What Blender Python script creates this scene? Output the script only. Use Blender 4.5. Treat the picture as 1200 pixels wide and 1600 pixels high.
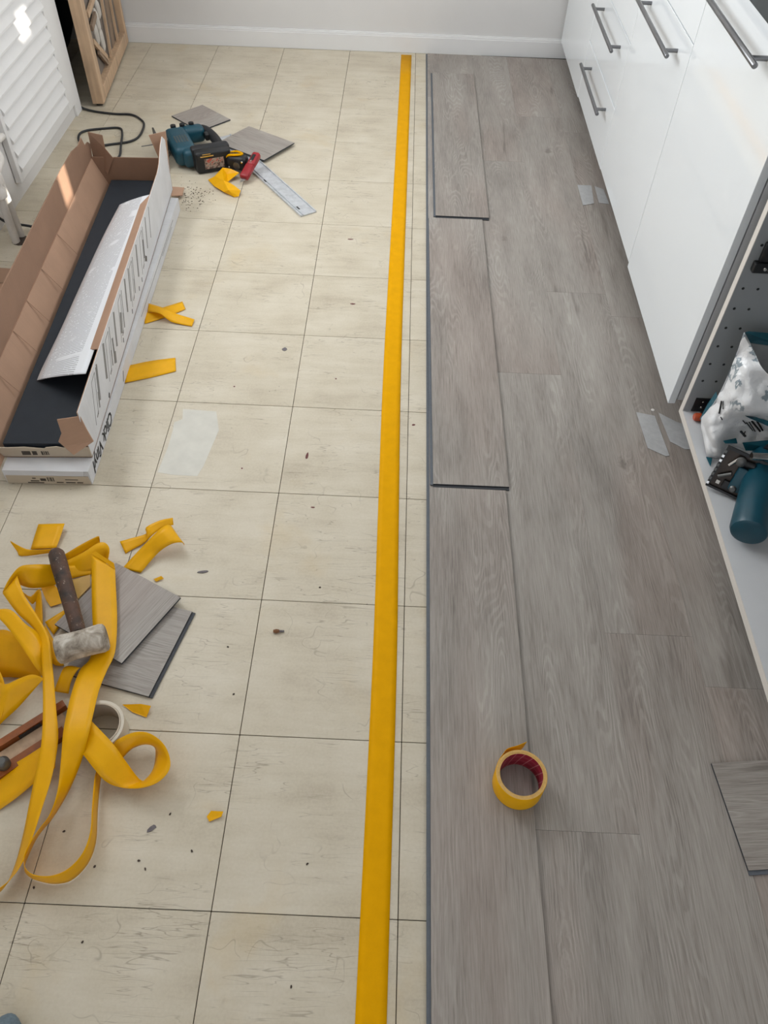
import bpy, bmesh, math, random
from mathutils import Matrix, Vector, noise as mnoise
random.seed(7)
S = bpy.context.scene
COL = S.collection
for _o in list(bpy.data.objects): bpy.data.objects.remove(_o)

# ------------------------------------------------------------------ camera
CAM = Vector((0.557176, -0.326559, 1.409456))
YAW, TILT, ROLL, FPX = -0.000268, 0.704038, 0.044881, 1231.355
RC = Matrix.Rotation(YAW, 3, 'Z') @ Matrix.Rotation(TILT, 3, 'X') @ Matrix.Rotation(ROLL, 3, 'Z')
cd = bpy.data.cameras.new('camera'); cam = bpy.data.objects.new('camera', cd); COL.objects.link(cam)
cd.sensor_fit = 'VERTICAL'; cd.sensor_height = 36.0; cd.lens = FPX / 1600 * 36.0
cd.clip_start = 0.02; cd.clip_end = 100
cam.matrix_world = Matrix.Translation(CAM) @ RC.to_4x4()
S.camera = cam

# ------------------------------------------------------------------ world, sun, window light, exposure
S.view_settings.view_transform = 'Standard'; S.view_settings.look = 'None'
S.view_settings.exposure = 0.0; S.view_settings.gamma = 1.0; S.view_settings.use_curve_mapping = False
S.cycles.use_denoising = True
S.cycles.max_bounces = 10; S.cycles.diffuse_bounces = 6; S.cycles.sample_clamp_indirect = 8
W = bpy.data.worlds.new('world'); S.world = W; W.use_nodes = True
W.node_tree.nodes['Background'].inputs[0].default_value = (0.75, 0.85, 1.0, 1)
W.node_tree.nodes['Background'].inputs[1].default_value = 0.7

def area_light(name, loc, rot, sx, sy, power, col):
    l = bpy.data.lights.new(name, 'AREA'); l.shape = 'RECTANGLE'; l.size = sx; l.size_y = sy
    l.energy = power; l.color = col
    o = bpy.data.objects.new(name, l); COL.objects.link(o); o.location = loc; o.rotation_euler = rot
    return o
# daylight entering by the window in the left wall
area_light('window_daylight', (-0.90, 2.10, 1.62), (0, math.radians(-90), 0), 1.2, 1.5, 57, (0.945, 0.975, 1.0))
# daylight of the window over the worktop, a lamp added before the wall
area_light('worktop_daylight', (1.885, 1.90, 1.52), (0, math.radians(90), 0), 0.9, 1.6, 31, (0.96, 0.98, 1.0))
area_light('rear_fill', (0.5, -1.72, 1.25), (math.radians(90), 0, 0), 1.5, 1.8, 5.5, (0.97, 0.98, 1.0))  # added fill from behind the camera, no real source
SUN_D = Vector((-0.80, 0.25, -0.50)).normalized()
sl = bpy.data.lights.new('sun', 'SUN'); sl.energy = 12; sl.angle = math.radians(0.6); sl.color = (1.0, 0.93, 0.82)
so = bpy.data.objects.new('sun', sl); COL.objects.link(so)
so.location = (4, 0, 4); so.rotation_euler = SUN_D.to_track_quat('-Z', 'Y').to_euler()

# ------------------------------------------------------------------ helpers
def ray(u, v): return RC @ Vector(((u - 600) / FPX, -(v - 800) / FPX, -1))
def at(u, v, z=0.0):
    d = ray(u, v); return CAM + d * ((z - CAM.z) / d.z)
def atX(u, v, x):
    d = ray(u, v); return CAM + d * ((x - CAM.x) / d.x)
def atY(u, v, y):
    d = ray(u, v); return CAM + d * ((y - CAM.y) / d.y)
def atP(u, v, p, n):
    d = ray(u, v); return CAM + d * ((Vector(p) - CAM).dot(n) / d.dot(n))

def lin(c):
    r = []
    for x in c:
        x /= 255.0
        r.append(x / 12.92 if x <= 0.04045 else ((x + 0.055) / 1.055) ** 2.4)
    return (r[0], r[1], r[2], 1)

class NT:
    def __init__(s, name):
        s.m = bpy.data.materials.new(name); s.m.use_nodes = True
        s.t = s.m.node_tree; s.b = s.t.nodes['Principled BSDF']
    def n(s, typ, **kw):
        nd = s.t.nodes.new(typ)
        for k, v in kw.items():
            if k.startswith('i_'):
                key = k[2:]; key = int(key) if key.isdigit() else key.replace('_', ' ')
                s.put(nd.inputs[key], v)
            else: setattr(nd, k, v)
        return nd
    def put(s, sock, v):
        if isinstance(v, bpy.types.NodeSocket): s.t.links.new(v, sock)
        elif isinstance(v, bpy.types.Node): s.t.links.new(v.outputs[0], sock)
        else: sock.default_value = v
    def math(s, op, a, b=0.0, c=None, clamp=False):
        nd = s.t.nodes.new('ShaderNodeMath'); nd.operation = op; nd.use_clamp = clamp
        s.put(nd.inputs[0], a); s.put(nd.inputs[1], b)
        if c is not None: s.put(nd.inputs[2], c)
        return nd.outputs[0]
    def vmath(s, op, a, b):
        nd = s.t.nodes.new('ShaderNodeVectorMath'); nd.operation = op
        s.put(nd.inputs[0], a); s.put(nd.inputs[1], b); return nd.outputs[0]
    def mix(s, f, a, b, blend='MIX'):
        nd = s.t.nodes.new('ShaderNodeMix'); nd.data_type = 'RGBA'; nd.blend_type = blend
        s.put(nd.inputs[0], f); s.put(nd.inputs[6], a); s.put(nd.inputs[7], b); return nd.outputs[2]
    def noise(s, vec, scale, detail=3.0, rough=0.55, dist=0.0):
        nd = s.t.nodes.new('ShaderNodeTexNoise'); s.put(nd.inputs['Vector'], vec)
        nd.inputs['Scale'].default_value = scale; nd.inputs['Detail'].default_value = detail
        nd.inputs['Roughness'].default_value = rough; nd.inputs['Distortion'].default_value = dist
        return nd.outputs[0]
    def ramp(s, f, stops):
        nd = s.t.nodes.new('ShaderNodeValToRGB'); e = nd.color_ramp.elements
        while len(e) < len(stops): e.new(0.5)
        for k, (p, c) in enumerate(stops):
            e[k].position = p; e[k].color = c if len(c) == 4 else (*c, 1)
        s.put(nd.inputs[0], f); return nd.outputs[0]
    def smooth(s, f, lo, hi):
        nd = s.t.nodes.new('ShaderNodeMapRange'); nd.interpolation_type = 'SMOOTHSTEP'
        s.put(nd.inputs[0], f); nd.inputs[1].default_value = lo; nd.inputs[2].default_value = hi
        return nd.outputs[0]
    def bump(s, h, strength=0.2, dist=0.002):
        nd = s.t.nodes.new('ShaderNodeBump'); nd.inputs['Strength'].default_value = strength
        nd.inputs['Distance'].default_value = dist; s.put(nd.inputs['Height'], h)
        s.t.links.new(nd.outputs[0], s.b.inputs['Normal'])
    def col(s, c): s.put(s.b.inputs['Base Color'], c)
    def set(s, **kw):
        for k, v in kw.items(): s.put(s.b.inputs[k.replace('_', ' ')], v)
        return s
    def obj(s): return s.n('ShaderNodeTexCoord').outputs['Object']
    def pos(s): return s.n('ShaderNodeNewGeometry').outputs['Position']
    def rnd(s): return s.n('ShaderNodeObjectInfo').outputs['Random']

def plain(name, c, rough=0.5, metal=0.0, var=0.06, scale=30, bump=0.0, **kw):
    t = NT(name); v = t.obj(); nz = t.noise(v, scale, 4)
    a = [max(0, x - x * var * 2) for x in c]; b = [min(255, x + x * var) for x in c]
    t.col(t.mix(nz, lin(a), lin(b))); t.set(Roughness=rough, Metallic=metal, **kw)
    if bump: t.bump(nz, bump, 0.002)
    return t.m

M = {}
M['wall'] = plain('wall_paint', (210, 208, 206), 0.85, var=0.01, scale=6, bump=0.05)
M['trim'] = plain('trim_paint', (222, 221, 220), 0.55, var=0.012, scale=8)
M['ceil'] = plain('ceiling_paint', (235, 235, 232), 0.9, var=0.01)
M['gloss'] = plain('white_gloss', (230, 234, 236), 0.07, var=0.004, scale=2, Coat_Weight=0.3, Coat_Roughness=0.03)
M['melamine'] = plain('white_melamine', (205, 206, 208), 0.45, var=0.01)
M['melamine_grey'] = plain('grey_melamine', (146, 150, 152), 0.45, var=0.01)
M['edge'] = plain('melamine_edging', (214, 208, 200), 0.5, var=0.01)
M['steel'] = plain('brushed_steel', (128, 128, 130), 0.32, metal=0.9, var=0.05, scale=60)
M['worktop'] = plain('dark_worktop', (42, 50, 54), 0.3, var=0.2, scale=90)
M['black'] = plain('black_plastic', (20, 21, 23), 0.45, var=0.15)
M['rubber'] = plain('black_rubber', (24, 25, 28), 0.55, var=0.1)
M['teal'] = plain('teal_plastic', (10, 68, 84), 0.38, var=0.08)
M['grey_metal'] = plain('grey_metal', (104, 104, 102), 0.4, metal=0.7, var=0.12)
M['bronze'] = plain('dark_bronze_metal', (58, 50, 44), 0.35, metal=0.6, var=0.2)
M['chrome'] = plain('bright_metal', (205, 203, 198), 0.2, metal=1.0, var=0.03)
M['red'] = plain('red_plastic', (150, 24, 34), 0.4, var=0.08)
M['core'] = plain('plank_core', (54, 57, 62), 0.6, var=0.1, scale=200)
M['plank_back'] = plain('plank_backing', (44, 49, 56), 0.6, var=0.06, scale=40, Specular_IOR_Level=0.2)
M['lip'] = plain('plank_lip', (92, 97, 104), 0.6, var=0.06, scale=120)
M['underfloor'] = plain('underfloor', (62, 54, 44), 0.9, var=0.2)
M['valve'] = plain('white_enamel', (218, 214, 208), 0.4, var=0.03, scale=60, bump=0.05)
M['cable'] = plain('cable_rubber', (34, 36, 40), 0.5, var=0.05)
M['dark_cloth'] = plain('dark_navy_cloth', (18, 22, 32), 0.9, var=0.3, scale=40, bump=0.3)
M['brown_cloth'] = plain('brown_cloth', (66, 52, 42), 0.9, var=0.2, scale=40, bump=0.3)
M['denim'] = plain('slate_fabric', (104, 120, 130), 0.9, var=0.12, scale=200, bump=0.2)
M['recess_shade'] = plain('recess_shade_colour', (70, 62, 56), 0.9, var=0.1)  # gloom of the recess put into its wall colour
M['inkblack'] = plain('black_marker_ink', (22, 22, 24), 0.6, var=0.02)
M['inkgrey'] = plain('grey_print_ink', (128, 127, 126), 0.7, var=0.1, scale=120)
M['inkbrown'] = plain('brown_print_ink', (70, 62, 54), 0.7, var=0.2, scale=150)
M['orange'] = plain('orange_plastic', (176, 70, 30), 0.4, var=0.05)
M['leaf_white'] = plain('pale_shell', (196, 190, 182), 0.5, var=0.05)
M['saw_red'] = plain('reddish_wood', (140, 74, 22), 0.5, var=0.15, scale=60)

def cardboard(name, c, lines=True):
    t = NT(name); v = t.obj()
    a = t.noise(v, 14, 4); b = t.noise(t.vmath('MULTIPLY', v, (4, 260, 4)), 1.0, 2)
    f = t.math('ADD', t.math('MULTIPLY', a, 0.7), t.math('MULTIPLY', b, 0.3))
    t.col(t.mix(f, lin([x * 0.88 for x in c]), lin([min(255, x * 1.06) for x in c])))
    t.set(Roughness=0.85); t.bump(b, 0.12, 0.002); return t.m
M['card'] = cardboard('cardboard', (172, 138, 114))
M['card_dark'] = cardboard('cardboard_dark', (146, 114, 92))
M['card_white'] = cardboard('white_carton', (206, 206, 208))
M['card_end'] = cardboard('beige_carton_end', (190, 176, 156))

def tape_mat(name, c, trans=0.12, spec=0.28, rough=0.40):
    t = NT(name); v = t.obj(); a = t.noise(v, 35, 4); b = t.noise(v, 400, 2)
    f = t.math('ADD', t.math('MULTIPLY', a, 0.75), t.math('MULTIPLY', b, 0.25))
    t.col(t.mix(f, lin([x * 0.93 for x in c]), lin([min(255, x * 1.05) for x in c])))
    t.set(Roughness=rough, Specular_IOR_Level=spec); t.bump(a, 0.06, 0.002)
    tr = t.n('ShaderNodeBsdfTranslucent'); t.put(tr.inputs[0], lin(c))
    mx = t.n('ShaderNodeMixShader'); mx.inputs[0].default_value = trans
    out = t.t.nodes['Material Output']
    t.t.links.new(t.b.outputs[0], mx.inputs[1]); t.t.links.new(tr.outputs[0], mx.inputs[2]); t.t.links.new(mx.outputs[0], out.inputs[0])
    return t.m
M['tape'] = tape_mat('yellow_tape', (238, 176, 0))
M['tape_pale'] = tape_mat('pale_tape_back', (222, 184, 104), 0.25)
M['tape_flat'] = tape_mat('yellow_tape_flat', (222, 160, 0), 0.0, 0.06, 0.55)
M['tape_side'] = plain('tape_roll_side', (206, 164, 92), 0.6, var=0.08, scale=200)

def wood_floor():
    t = NT('grey_oak_plank'); o = t.obj(); r = t.rnd()
    off = t.n('ShaderNodeCombineXYZ', i_0=t.math('MULTIPLY', r, 31.0), i_1=t.math('MULTIPLY', r, 57.0), i_2=t.math('MULTIPLY', r, 13.0))
    v = t.vmath('ADD', o, off.outputs[0])
    sx = t.n('ShaderNodeSeparateXYZ'); t.put(sx.inputs[0], v); X = sx.outputs[0]
    ls = t.vmath('MULTIPLY', v, (1.0, 0.13, 1.0))
    big = t.noise(ls, 9.0, 2, 0.45)
    # sparse knots
    vo = t.n('ShaderNodeTexVoronoi'); t.put(vo.inputs['Vector'], t.vmath('MULTIPLY', v, (1.0, 0.42, 0.0))); vo.inputs['Scale'].default_value = 5.2
    kd = t.math('ADD', vo.outputs['Distance'], t.math('MULTIPLY', t.math('SUBTRACT', t.noise(v, 60, 3), 0.5), 0.10))
    swirl = t.math('POWER', 2.718, t.math('MULTIPLY', kd, -9.0))
    ph = t.math('ADD', t.math('MULTIPLY', X, 420.0), t.math('ADD', t.math('MULTIPLY', big, 260.0), t.math('MULTIPLY', swirl, 26.0)))
    ph = t.math('ADD', ph, t.math('MULTIPLY', t.noise(t.vmath('MULTIPLY', v, (1, 0.3, 1)), 60, 3), 7.0))
    ring = t.smooth(t.math('SINE', ph), -0.2, 1.0)
    zone = t.smooth(t.noise(t.vmath('MULTIPLY', v, (1.0, 0.2, 1.0)), 11.0, 2), 0.42, 0.62)
    fine = t.noise(t.vmath('MULTIPLY', v, (420, 16, 1)), 1.0, 4, 0.62)
    blot = t.noise(t.vmath('MULTIPLY', v, (1.0, 0.16, 1.0)), 16.0, 2)
    f = t.math('ADD', t.math('ADD', t.math('MULTIPLY', t.math('MULTIPLY', ring, zone), 0.10), t.math('MULTIPLY', fine, 0.52)), t.math('MULTIPLY', blot, 0.36))
    base = t.ramp(f, [(0.30, lin((120, 113, 107))), (0.44, lin((146, 139, 132))), (0.58, lin((161, 155, 148))), (0.80, lin((184, 179, 172)))])
    # drift between pinkish and greenish grey
    hue = t.noise(t.vmath('MULTIPLY', v, (1.0, 0.25, 1.0)), 5.0, 2)
    base = t.mix(t.math('MULTIPLY', t.smooth(hue, 0.42, 0.68), 0.34), base, t.mix(1.0, base, lin((243, 222, 216)), 'MULTIPLY'))
    # dark cracks and knots
    crack = t.noise(t.vmath('MULTIPLY', v, (26, 2.6, 1)), 1.0, 3, 0.5, 0.6)
    cm = t.math('MULTIPLY', t.smooth(crack, 0.645, 0.80), 0.62)
    base = t.mix(cm, base, lin((84, 76, 70)))
    kn = t.math('SUBTRACT', 1.0, t.smooth(kd, 0.02, 0.075))
    base = t.mix(t.math('MULTIPLY', kn, 0.5), base, lin((82, 73, 67)))
    base = t.mix(t.math('MULTIPLY', t.math('SUBTRACT', r, 0.5), 0.22), base, lin((180, 174, 166)))
    t.col(base); t.set(Roughness=t.math('ADD', 0.42, t.math('MULTIPLY', fine, 0.14)))
    t.bump(fine, 0.12, 0.001); return t.m
M['wood'] = wood_floor()

def pine(name, c):
    t = NT(name); v = t.obj()
    g = t.noise(t.vmath('MULTIPLY', v, (60, 60, 4)), 1.0, 3); h = t.noise(v, 10, 3)
    f = t.math('ADD', t.math('MULTIPLY', g, 0.6), t.math('MULTIPLY', h, 0.4))
    t.col(t.ramp(f, [(0.3, lin([x * 0.78 for x in c])), (0.7, lin(c))])); t.set(Roughness=0.55); return t.m
M['pine'] = pine('light_wood', (206, 174, 142))
M['pine_dark'] = pine('carved_wood', (152, 130, 110))

def weave():
    t = NT('grey_woven_panel'); v = t.obj()
    w1 = t.n('ShaderNodeTexWave', i_Scale=90.0); t.put(w1.inputs['Vector'], v); w1.bands_direction = 'Z'
    w2 = t.n('ShaderNodeTexWave', i_Scale=90.0); t.put(w2.inputs['Vector'], v); w2.bands_direction = 'Y'
    f = t.math('MULTIPLY', w1.outputs[1], w2.outputs[1])
    t.col(t.mix(f, lin((112, 102, 94)), lin((138, 128, 120)))); t.set(Roughness=0.8); return t.m
M['weave'] = weave()

def tile_mat():
    t = NT('old_beige_tile'); p = t.pos(); r = t.rnd()
    q = t.vmath('ADD', p, t.n('ShaderNodeCombineXYZ', i_0=t.math('MULTIPLY', r, 9.0), i_1=t.math('MULTIPLY', r, 5.0)).outputs[0])
    lo = t.noise(q, 7, 4, 0.55); st = t.noise(t.vmath('MULTIPLY', q, (5, 30, 1)), 1.0, 4, 0.6, 0.4)
    fi = t.noise(q, 190, 3, 0.6)
    f = t.math('ADD', t.math('ADD', t.math('MULTIPLY', lo, 0.5), t.math('MULTIPLY', st, 0.3)), t.math('MULTIPLY', fi, 0.2))
    c = t.ramp(f, [(0.30, lin((172, 160, 140))), (0.47, lin((194, 184, 164))), (0.60, lin((203, 194, 176))), (0.75, lin((210, 202, 186)))])
    # yellowed stains
    stn = t.smooth(t.noise(p, 4.2, 4, 0.6, 0.5), 0.56, 0.72)
    c = t.mix(t.math('MULTIPLY', stn, 0.30), c, lin((192, 170, 128)))
    # scuffs and fine scratches
    def scratch(rot, sc, lo_, hi_, amt, colr, c):
        mp = t.n('ShaderNodeMapping'); t.put(mp.inputs[0], p); mp.inputs['Rotation'].default_value = (0, 0, rot); mp.inputs['Scale'].default_value = sc
        nz = t.noise(mp.outputs[0], 1.0, 2, 0.5, 0.3)
        ridge = t.math('ABSOLUTE', t.math('SUBTRACT', nz, 0.5))
        msk = t.smooth(t.noise(p, 6.0 + rot, 3), 0.52, 0.64)
        k = t.math('MULTIPLY', t.math('SUBTRACT', 1.0, t.smooth(ridge, lo_, hi_)), msk)
        return t.mix(t.math('MULTIPLY', k, amt), c, colr)
    dk = lin((132, 120, 104))
    c = scratch(0.1, (7, 60, 1), 0.0, 0.014, 0.55, dk, c)
    c = scratch(1.4, (6, 70, 1), 0.0, 0.013, 0.55, dk, c)
    c = scratch(0.75, (5, 50, 1), 0.0, 0.010, 0.5, dk, c)
    c = scratch(2.3, (9, 9, 1), 0.0, 0.006, 0.45, dk, c)
    # scattered dirt specks
    vo = t.n('ShaderNodeTexVoronoi', i_Scale=21.0); t.put(vo.inputs['Vector'], p)
    sp = t.math('MULTIPLY', t.math('SUBTRACT', 1.0, t.smooth(vo.outputs['Distance'], 0.025, 0.05)), t.smooth(t.noise(p, 11, 2), 0.52, 0.6))
    c = t.mix(t.math('MULTIPLY', sp, 0.75), c, lin((96, 84, 70)))
    t.col(c); t.set(Roughness=t.math('ADD', 0.42, t.math('MULTIPLY', lo, 0.2)))
    t.bump(fi, 0.04, 0.001); return t.m
M['tile'] = tile_mat()
M['patch'] = plain('pale_worn_vinyl', (203, 200, 190), 0.5, var=0.05, scale=22)
M['redstain'] = plain('dark_red_stain', (104, 52, 52), 0.7, var=0.2, scale=300)
M['chip'] = plain('brown_chip', (120, 82, 52), 0.8, var=0.2, scale=300)
M['greychip'] = plain('grey_scrap', (112, 106, 108), 0.8, var=0.15, scale=300)
M['darkchip'] = plain('dark_crumb', (72, 60, 52), 0.9, var=0.2, scale=300)

def paper():
    t = NT('printed_sheet'); v = t.n('ShaderNodeTexCoord').outputs['UV']; sp = t.n('ShaderNodeSeparateXYZ'); t.put(sp.inputs[0], v)
    x = sp.outputs[0]; y = sp.outputs[1]
    ln = t.smooth(t.math('SINE', t.math('MULTIPLY', t.math('ADD', y, t.math('MULTIPLY', x, -0.012)), 880.0)), -0.1, 0.5)
    ws = t.smooth(t.noise(t.vmath('MULTIPLY', v, (26, 140, 1)), 1.0, 1), 0.30, 0.40)
    para = t.smooth(t.noise(t.vmath('MULTIPLY', v, (1.5, 16, 1)), 1.0, 1), 0.34, 0.40)
    colm = t.math('LESS_THAN', t.math('ABSOLUTE', t.math('SUBTRACT', x, 0.42)), 0.34)
    k = t.math('MULTIPLY', t.math('MULTIPLY', ln, ws), t.math('MULTIPLY', para, colm))
    t.col(t.mix(t.math('MULTIPLY', k, 0.6), lin((228, 231, 235)), lin((104, 106, 112)))); t.set(Roughness=0.7); return t.m
M['paper'] = paper()

def bag_mat():
    t = NT('printed_bag_plastic'); v = t.pos(); sp = t.n('ShaderNodeSeparateXYZ'); t.put(sp.inputs[0], v)
    vo = t.n('ShaderNodeTexVoronoi', i_Scale=17.0); t.put(vo.inputs['Vector'], t.vmath('ADD', v, t.vmath('MULTIPLY', t.n('ShaderNodeTexNoise', i_Scale=18.0).outputs[1], (0.03, 0.03, 0.03)))); 
    ed = t.math('ABSOLUTE', t.math('SUBTRACT', vo.outputs['Distance'], 0.36))
    k = t.math('SUBTRACT', 1.0, t.smooth(ed, 0.03, 0.08))
    up = t.smooth(sp.outputs[2], 0.24, 0.28)
    c = t.mix(t.math('MULTIPLY', t.math('MULTIPLY', k, up), 0.7), lin((226, 227, 228)), lin((54, 92, 108)))
    t.col(c); t.set(Roughness=0.3, Coat_Weight=0.3, Coat_Roughness=0.2); t.bump(t.noise(v, 28, 3, 0.6, 1.0), 0.35, 0.01); return t.m
M['bag'] = bag_mat()
M['bag_teal'] = plain('teal_bag_plastic', (12, 88, 104), 0.35, var=0.1, scale=20, bump=0.2)
M['bag_shade'] = plain('bag_inside_shade', (150, 152, 152), 0.5, var=0.1, scale=20, bump=0.2)  # white inside of the bag, its shadow put into the grey

def handle_mat():
    t = NT('dirty_wood_handle'); v = t.obj()
    a = t.noise(v, 26, 4); b = t.noise(t.vmath('MULTIPLY', v, (1, 1, 1)), 120, 4, 0.65)
    c = t.ramp(a, [(0.35, lin((40, 35, 32))), (0.62, lin((86, 60, 46)))])
    c = t.mix(t.smooth(b, 0.60, 0.70), c, lin((150, 136, 120)))
    t.col(c); t.set(Roughness=0.7); t.bump(b, 0.25, 0.002); return t.m
M['handle'] = handle_mat()
def mallet_mat():
    t = NT('scuffed_white_rubber'); v = t.obj()
    a = t.noise(v, 34, 5, 0.65, 0.8); b = t.noise(v, 12, 2)
    c = t.ramp(t.math('ADD', t.math('MULTIPLY', a, 0.6), t.math('MULTIPLY', b, 0.4)), [(0.38, lin((104, 92, 78))), (0.50, lin((168, 158, 144))), (0.62, lin((214, 208, 198)))])
    t.col(c); t.set(Roughness=0.7); t.bump(a, 0.3, 0.003); return t.m
M['mallet'] = mallet_mat()
def core_mat():
    t = NT('red_printed_core'); v = t.obj(); sp = t.n('ShaderNodeSeparateXYZ'); t.put(sp.inputs[0], v)
    ang = t.math('ARCTAN2', sp.outputs[1], sp.outputs[0])
    s1 = t.smooth(t.math('SINE', t.math('ADD', t.math('MULTIPLY', ang, 16.0), t.math('MULTIPLY', sp.outputs[2], 120))), 0.90, 0.97)
    s2 = t.smooth(t.math('SINE', t.math('MULTIPLY', sp.outputs[2], 420)), 0.92, 0.98)
    k = t.math('MAXIMUM', s1, t.math('MULTIPLY', s2, 0.5))
    t.col(t.mix(t.math('MULTIPLY', k, 0.6), lin((150, 22, 50)), lin((214, 150, 150)))); t.set(Roughness=0.5); return t.m
M['core_red'] = core_mat()
def sticker():
    t = NT('worn_sticker'); v = t.obj(); n1 = t.noise(v, 90, 3)
    t.col(t.ramp(n1, [(0.4, lin((96, 70, 62))), (0.5, lin((168, 156, 140))), (0.62, lin((176, 70, 56)))])); t.set(Roughness=0.5); return t.m
M['sticker'] = sticker()
M['alu'] = plain('scuffed_aluminium', (206, 209, 213), 0.32, metal=0.45, var=0.10, scale=60)
M['clear'] = plain('frosted_tape', (196, 196, 196), 0.35, var=0.06, scale=60, Alpha=0.72)
M['clear_roll'] = plain('clear_tape_roll', (206, 196, 178), 0.35, var=0.04)

WL = {}   # world location of every object (no parent rotations are used)
def tag(o, label=None, cat=None, group=None, kind=None):
    if label: o['label'] = label
    if cat: o['category'] = cat
    if group: o['group'] = group
    if kind: o['kind'] = kind
    return o
def thing(name, loc, label, cat, group=None):
    o = bpy.data.objects.new(name, None); COL.objects.link(o); o.location = loc; o.empty_display_size = 0.05
    WL[o.name] = Vector(loc); return tag(o, label, cat, group)
def link(name, me, loc, parent=None):
    o = bpy.data.objects.new(name, me); COL.objects.link(o); WL[o.name] = Vector(loc)
    if parent is not None:
        o.parent = parent; o.location = Vector(loc) - WL[parent.name]
    else: o.location = loc
    return o

class MB:
    """collects shapes in world space; build() links them as one mesh object"""
    def __init__(s, mtx=None): s.bm = bmesh.new(); s.M = mtx or Matrix.Identity(4); s.mats = []
    def _mi(s, mat):
        if mat is None: return 0
        if mat not in s.mats: s.mats.append(mat)
        return s.mats.index(mat)
    def add(s, verts, faces, mat=None, smooth=False):
        vs = [s.bm.verts.new(s.M @ Vector(v)) for v in verts]; k = s._mi(mat); out = []
        for f in faces:
            try:
                fc = s.bm.faces.new([vs[i] for i in f]); fc.material_index = k; fc.smooth = smooth; out.append(fc)
            except ValueError: pass
        return vs, out
    def box(s, a, b, mat=None, bev=0.0, seg=2, mtx=None):
        t = bmesh.new(); a = Vector(a); b = Vector(b); c = (a + b) / 2; d = b - a
        bmesh.ops.create_cube(t, size=1.0, matrix=Matrix.Translation(c) @ Matrix.Diagonal((*d, 1)))
        if bev: bmesh.ops.bevel(t, geom=list(t.edges), offset=bev, segments=seg, affect='EDGES', profile=0.5)
        s._merge(t, mat, mtx, bev > .0035 and seg > 1)
    def _merge(s, t, mat, mtx, smooth):
        mm = s.M @ mtx if mtx is not None else s.M
        k = s._mi(mat); mp = {v: s.bm.verts.new(mm @ v.co) for v in t.verts}
        for f in t.faces:
            try:
                g = s.bm.faces.new([mp[v] for v in f.verts]); g.material_index = k; g.smooth = smooth
            except ValueError: pass
        t.free()
    def prism(s, pts, d, mat=None, smooth=False):
        """polygon of 3D points extruded by vector d"""
        n = len(pts); d = Vector(d); v = [Vector(p) for p in pts] + [Vector(p) + d for p in pts]
        f = [tuple(range(n)), tuple(reversed(range(n, 2 * n)))] + [(i, (i + 1) % n, n + (i + 1) % n, n + i) for i in range(n)]
        s.add(v, f, mat, smooth)
    def tube(s, pts, r, mat=None, seg=10, cap=True):
        pts = [Vector(p) for p in pts]; n = len(pts)
        rr = r if isinstance(r, (list, tuple)) else [r] * n
        verts = []; prev = None
        for i, p in enumerate(pts):
            t = (pts[min(i + 1, n - 1)] - pts[max(i - 1, 0)]).normalized()
            if prev is None:
                a = Vector((0, 0, 1)) if abs(t.z) < 0.9 else Vector((1, 0, 0))
                x = t.cross(a).normalized()
            else: x = (prev - t * prev.dot(t)).normalized()
            prev = x; y = t.cross(x)
            for k in range(seg):
                an = 2 * math.pi * k / seg; verts.append(p + (x * math.cos(an) + y * math.sin(an)) * rr[i])
        f = [(i * seg + k, i * seg + (k + 1) % seg, (i + 1) * seg + (k + 1) % seg, (i + 1) * seg + k) for i in range(n - 1) for k in range(seg)]
        if cap: f += [tuple(reversed(range(seg))), tuple(range((n - 1) * seg, n * seg))]
        s.add(verts, f, mat, True)
    def lathe(s, prof, mat=None, seg=40, mtx=None, closed=False):
        """profile of (r, z) about local z"""
        mm = mtx or Matrix.Identity(4); n = len(prof); verts = []
        for r, z in prof:
            for k in range(seg):
                an = 2 * math.pi * k / seg; verts.append(mm @ Vector((r * math.cos(an), r * math.sin(an), z)))
        rng = range(n) if closed else range(n - 1)
        f = [(i * seg + k, i * seg + (k + 1) % seg, ((i + 1) % n) * seg + (k + 1) % seg, ((i + 1) % n) * seg + k) for i in rng for k in range(seg)]
        if not closed:
            if prof[0][0] > 1e-6: f.append(tuple(reversed(range(seg))))
            if prof[-1][0] > 1e-6: f.append(tuple(range((n - 1) * seg, n * seg)))
        s.add(verts, f, mat, True)
    def build(s, name, mat=None, parent=None, org=None):
        bmesh.ops.remove_doubles(s.bm, verts=s.bm.verts, dist=1e-6)
        bmesh.ops.recalc_face_normals(s.bm, faces=s.bm.faces)
        me = bpy.data.meshes.new(name)
        co = [v.co for v in s.bm.verts]
        if org is None:
            lo = Vector([min(c[i] for c in co) for i in range(3)]); hi = Vector([max(c[i] for c in co) for i in range(3)])
            org = Vector(((lo.x + hi.x) / 2, (lo.y + hi.y) / 2, lo.z))
        org = Vector(org)
        for v in s.bm.verts: v.co -= org
        s.bm.to_mesh(me); s.bm.free()
        for m_ in (s.mats if s.mats else [mat]): me.materials.append(M[m_] if isinstance(m_, str) else m_)
        # sharp shading across hard edges
        o = link(name, me, org, parent)
        fl = [p.use_smooth for p in me.polygons]; me.set_sharp_from_angle(angle=math.radians(40)); me.polygons.foreach_set('use_smooth', fl)
        return o

def spline(pts, k=6):
    pts = [Vector(p) for p in pts]; n = len(pts); out = []
    for i in range(n - 1):
        p0, p1, p2, p3 = pts[max(i - 1, 0)], pts[i], pts[i + 1], pts[min(i + 2, n - 1)]
        for j in range(k):
            t = j / k
            out.append(0.5 * ((2 * p1) + (p2 - p0) * t + (2 * p0 - 5 * p1 + 4 * p2 - p3) * t * t + (3 * p1 - p0 - 3 * p2 + p3) * t ** 3))
    out.append(pts[-1]); return out

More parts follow.
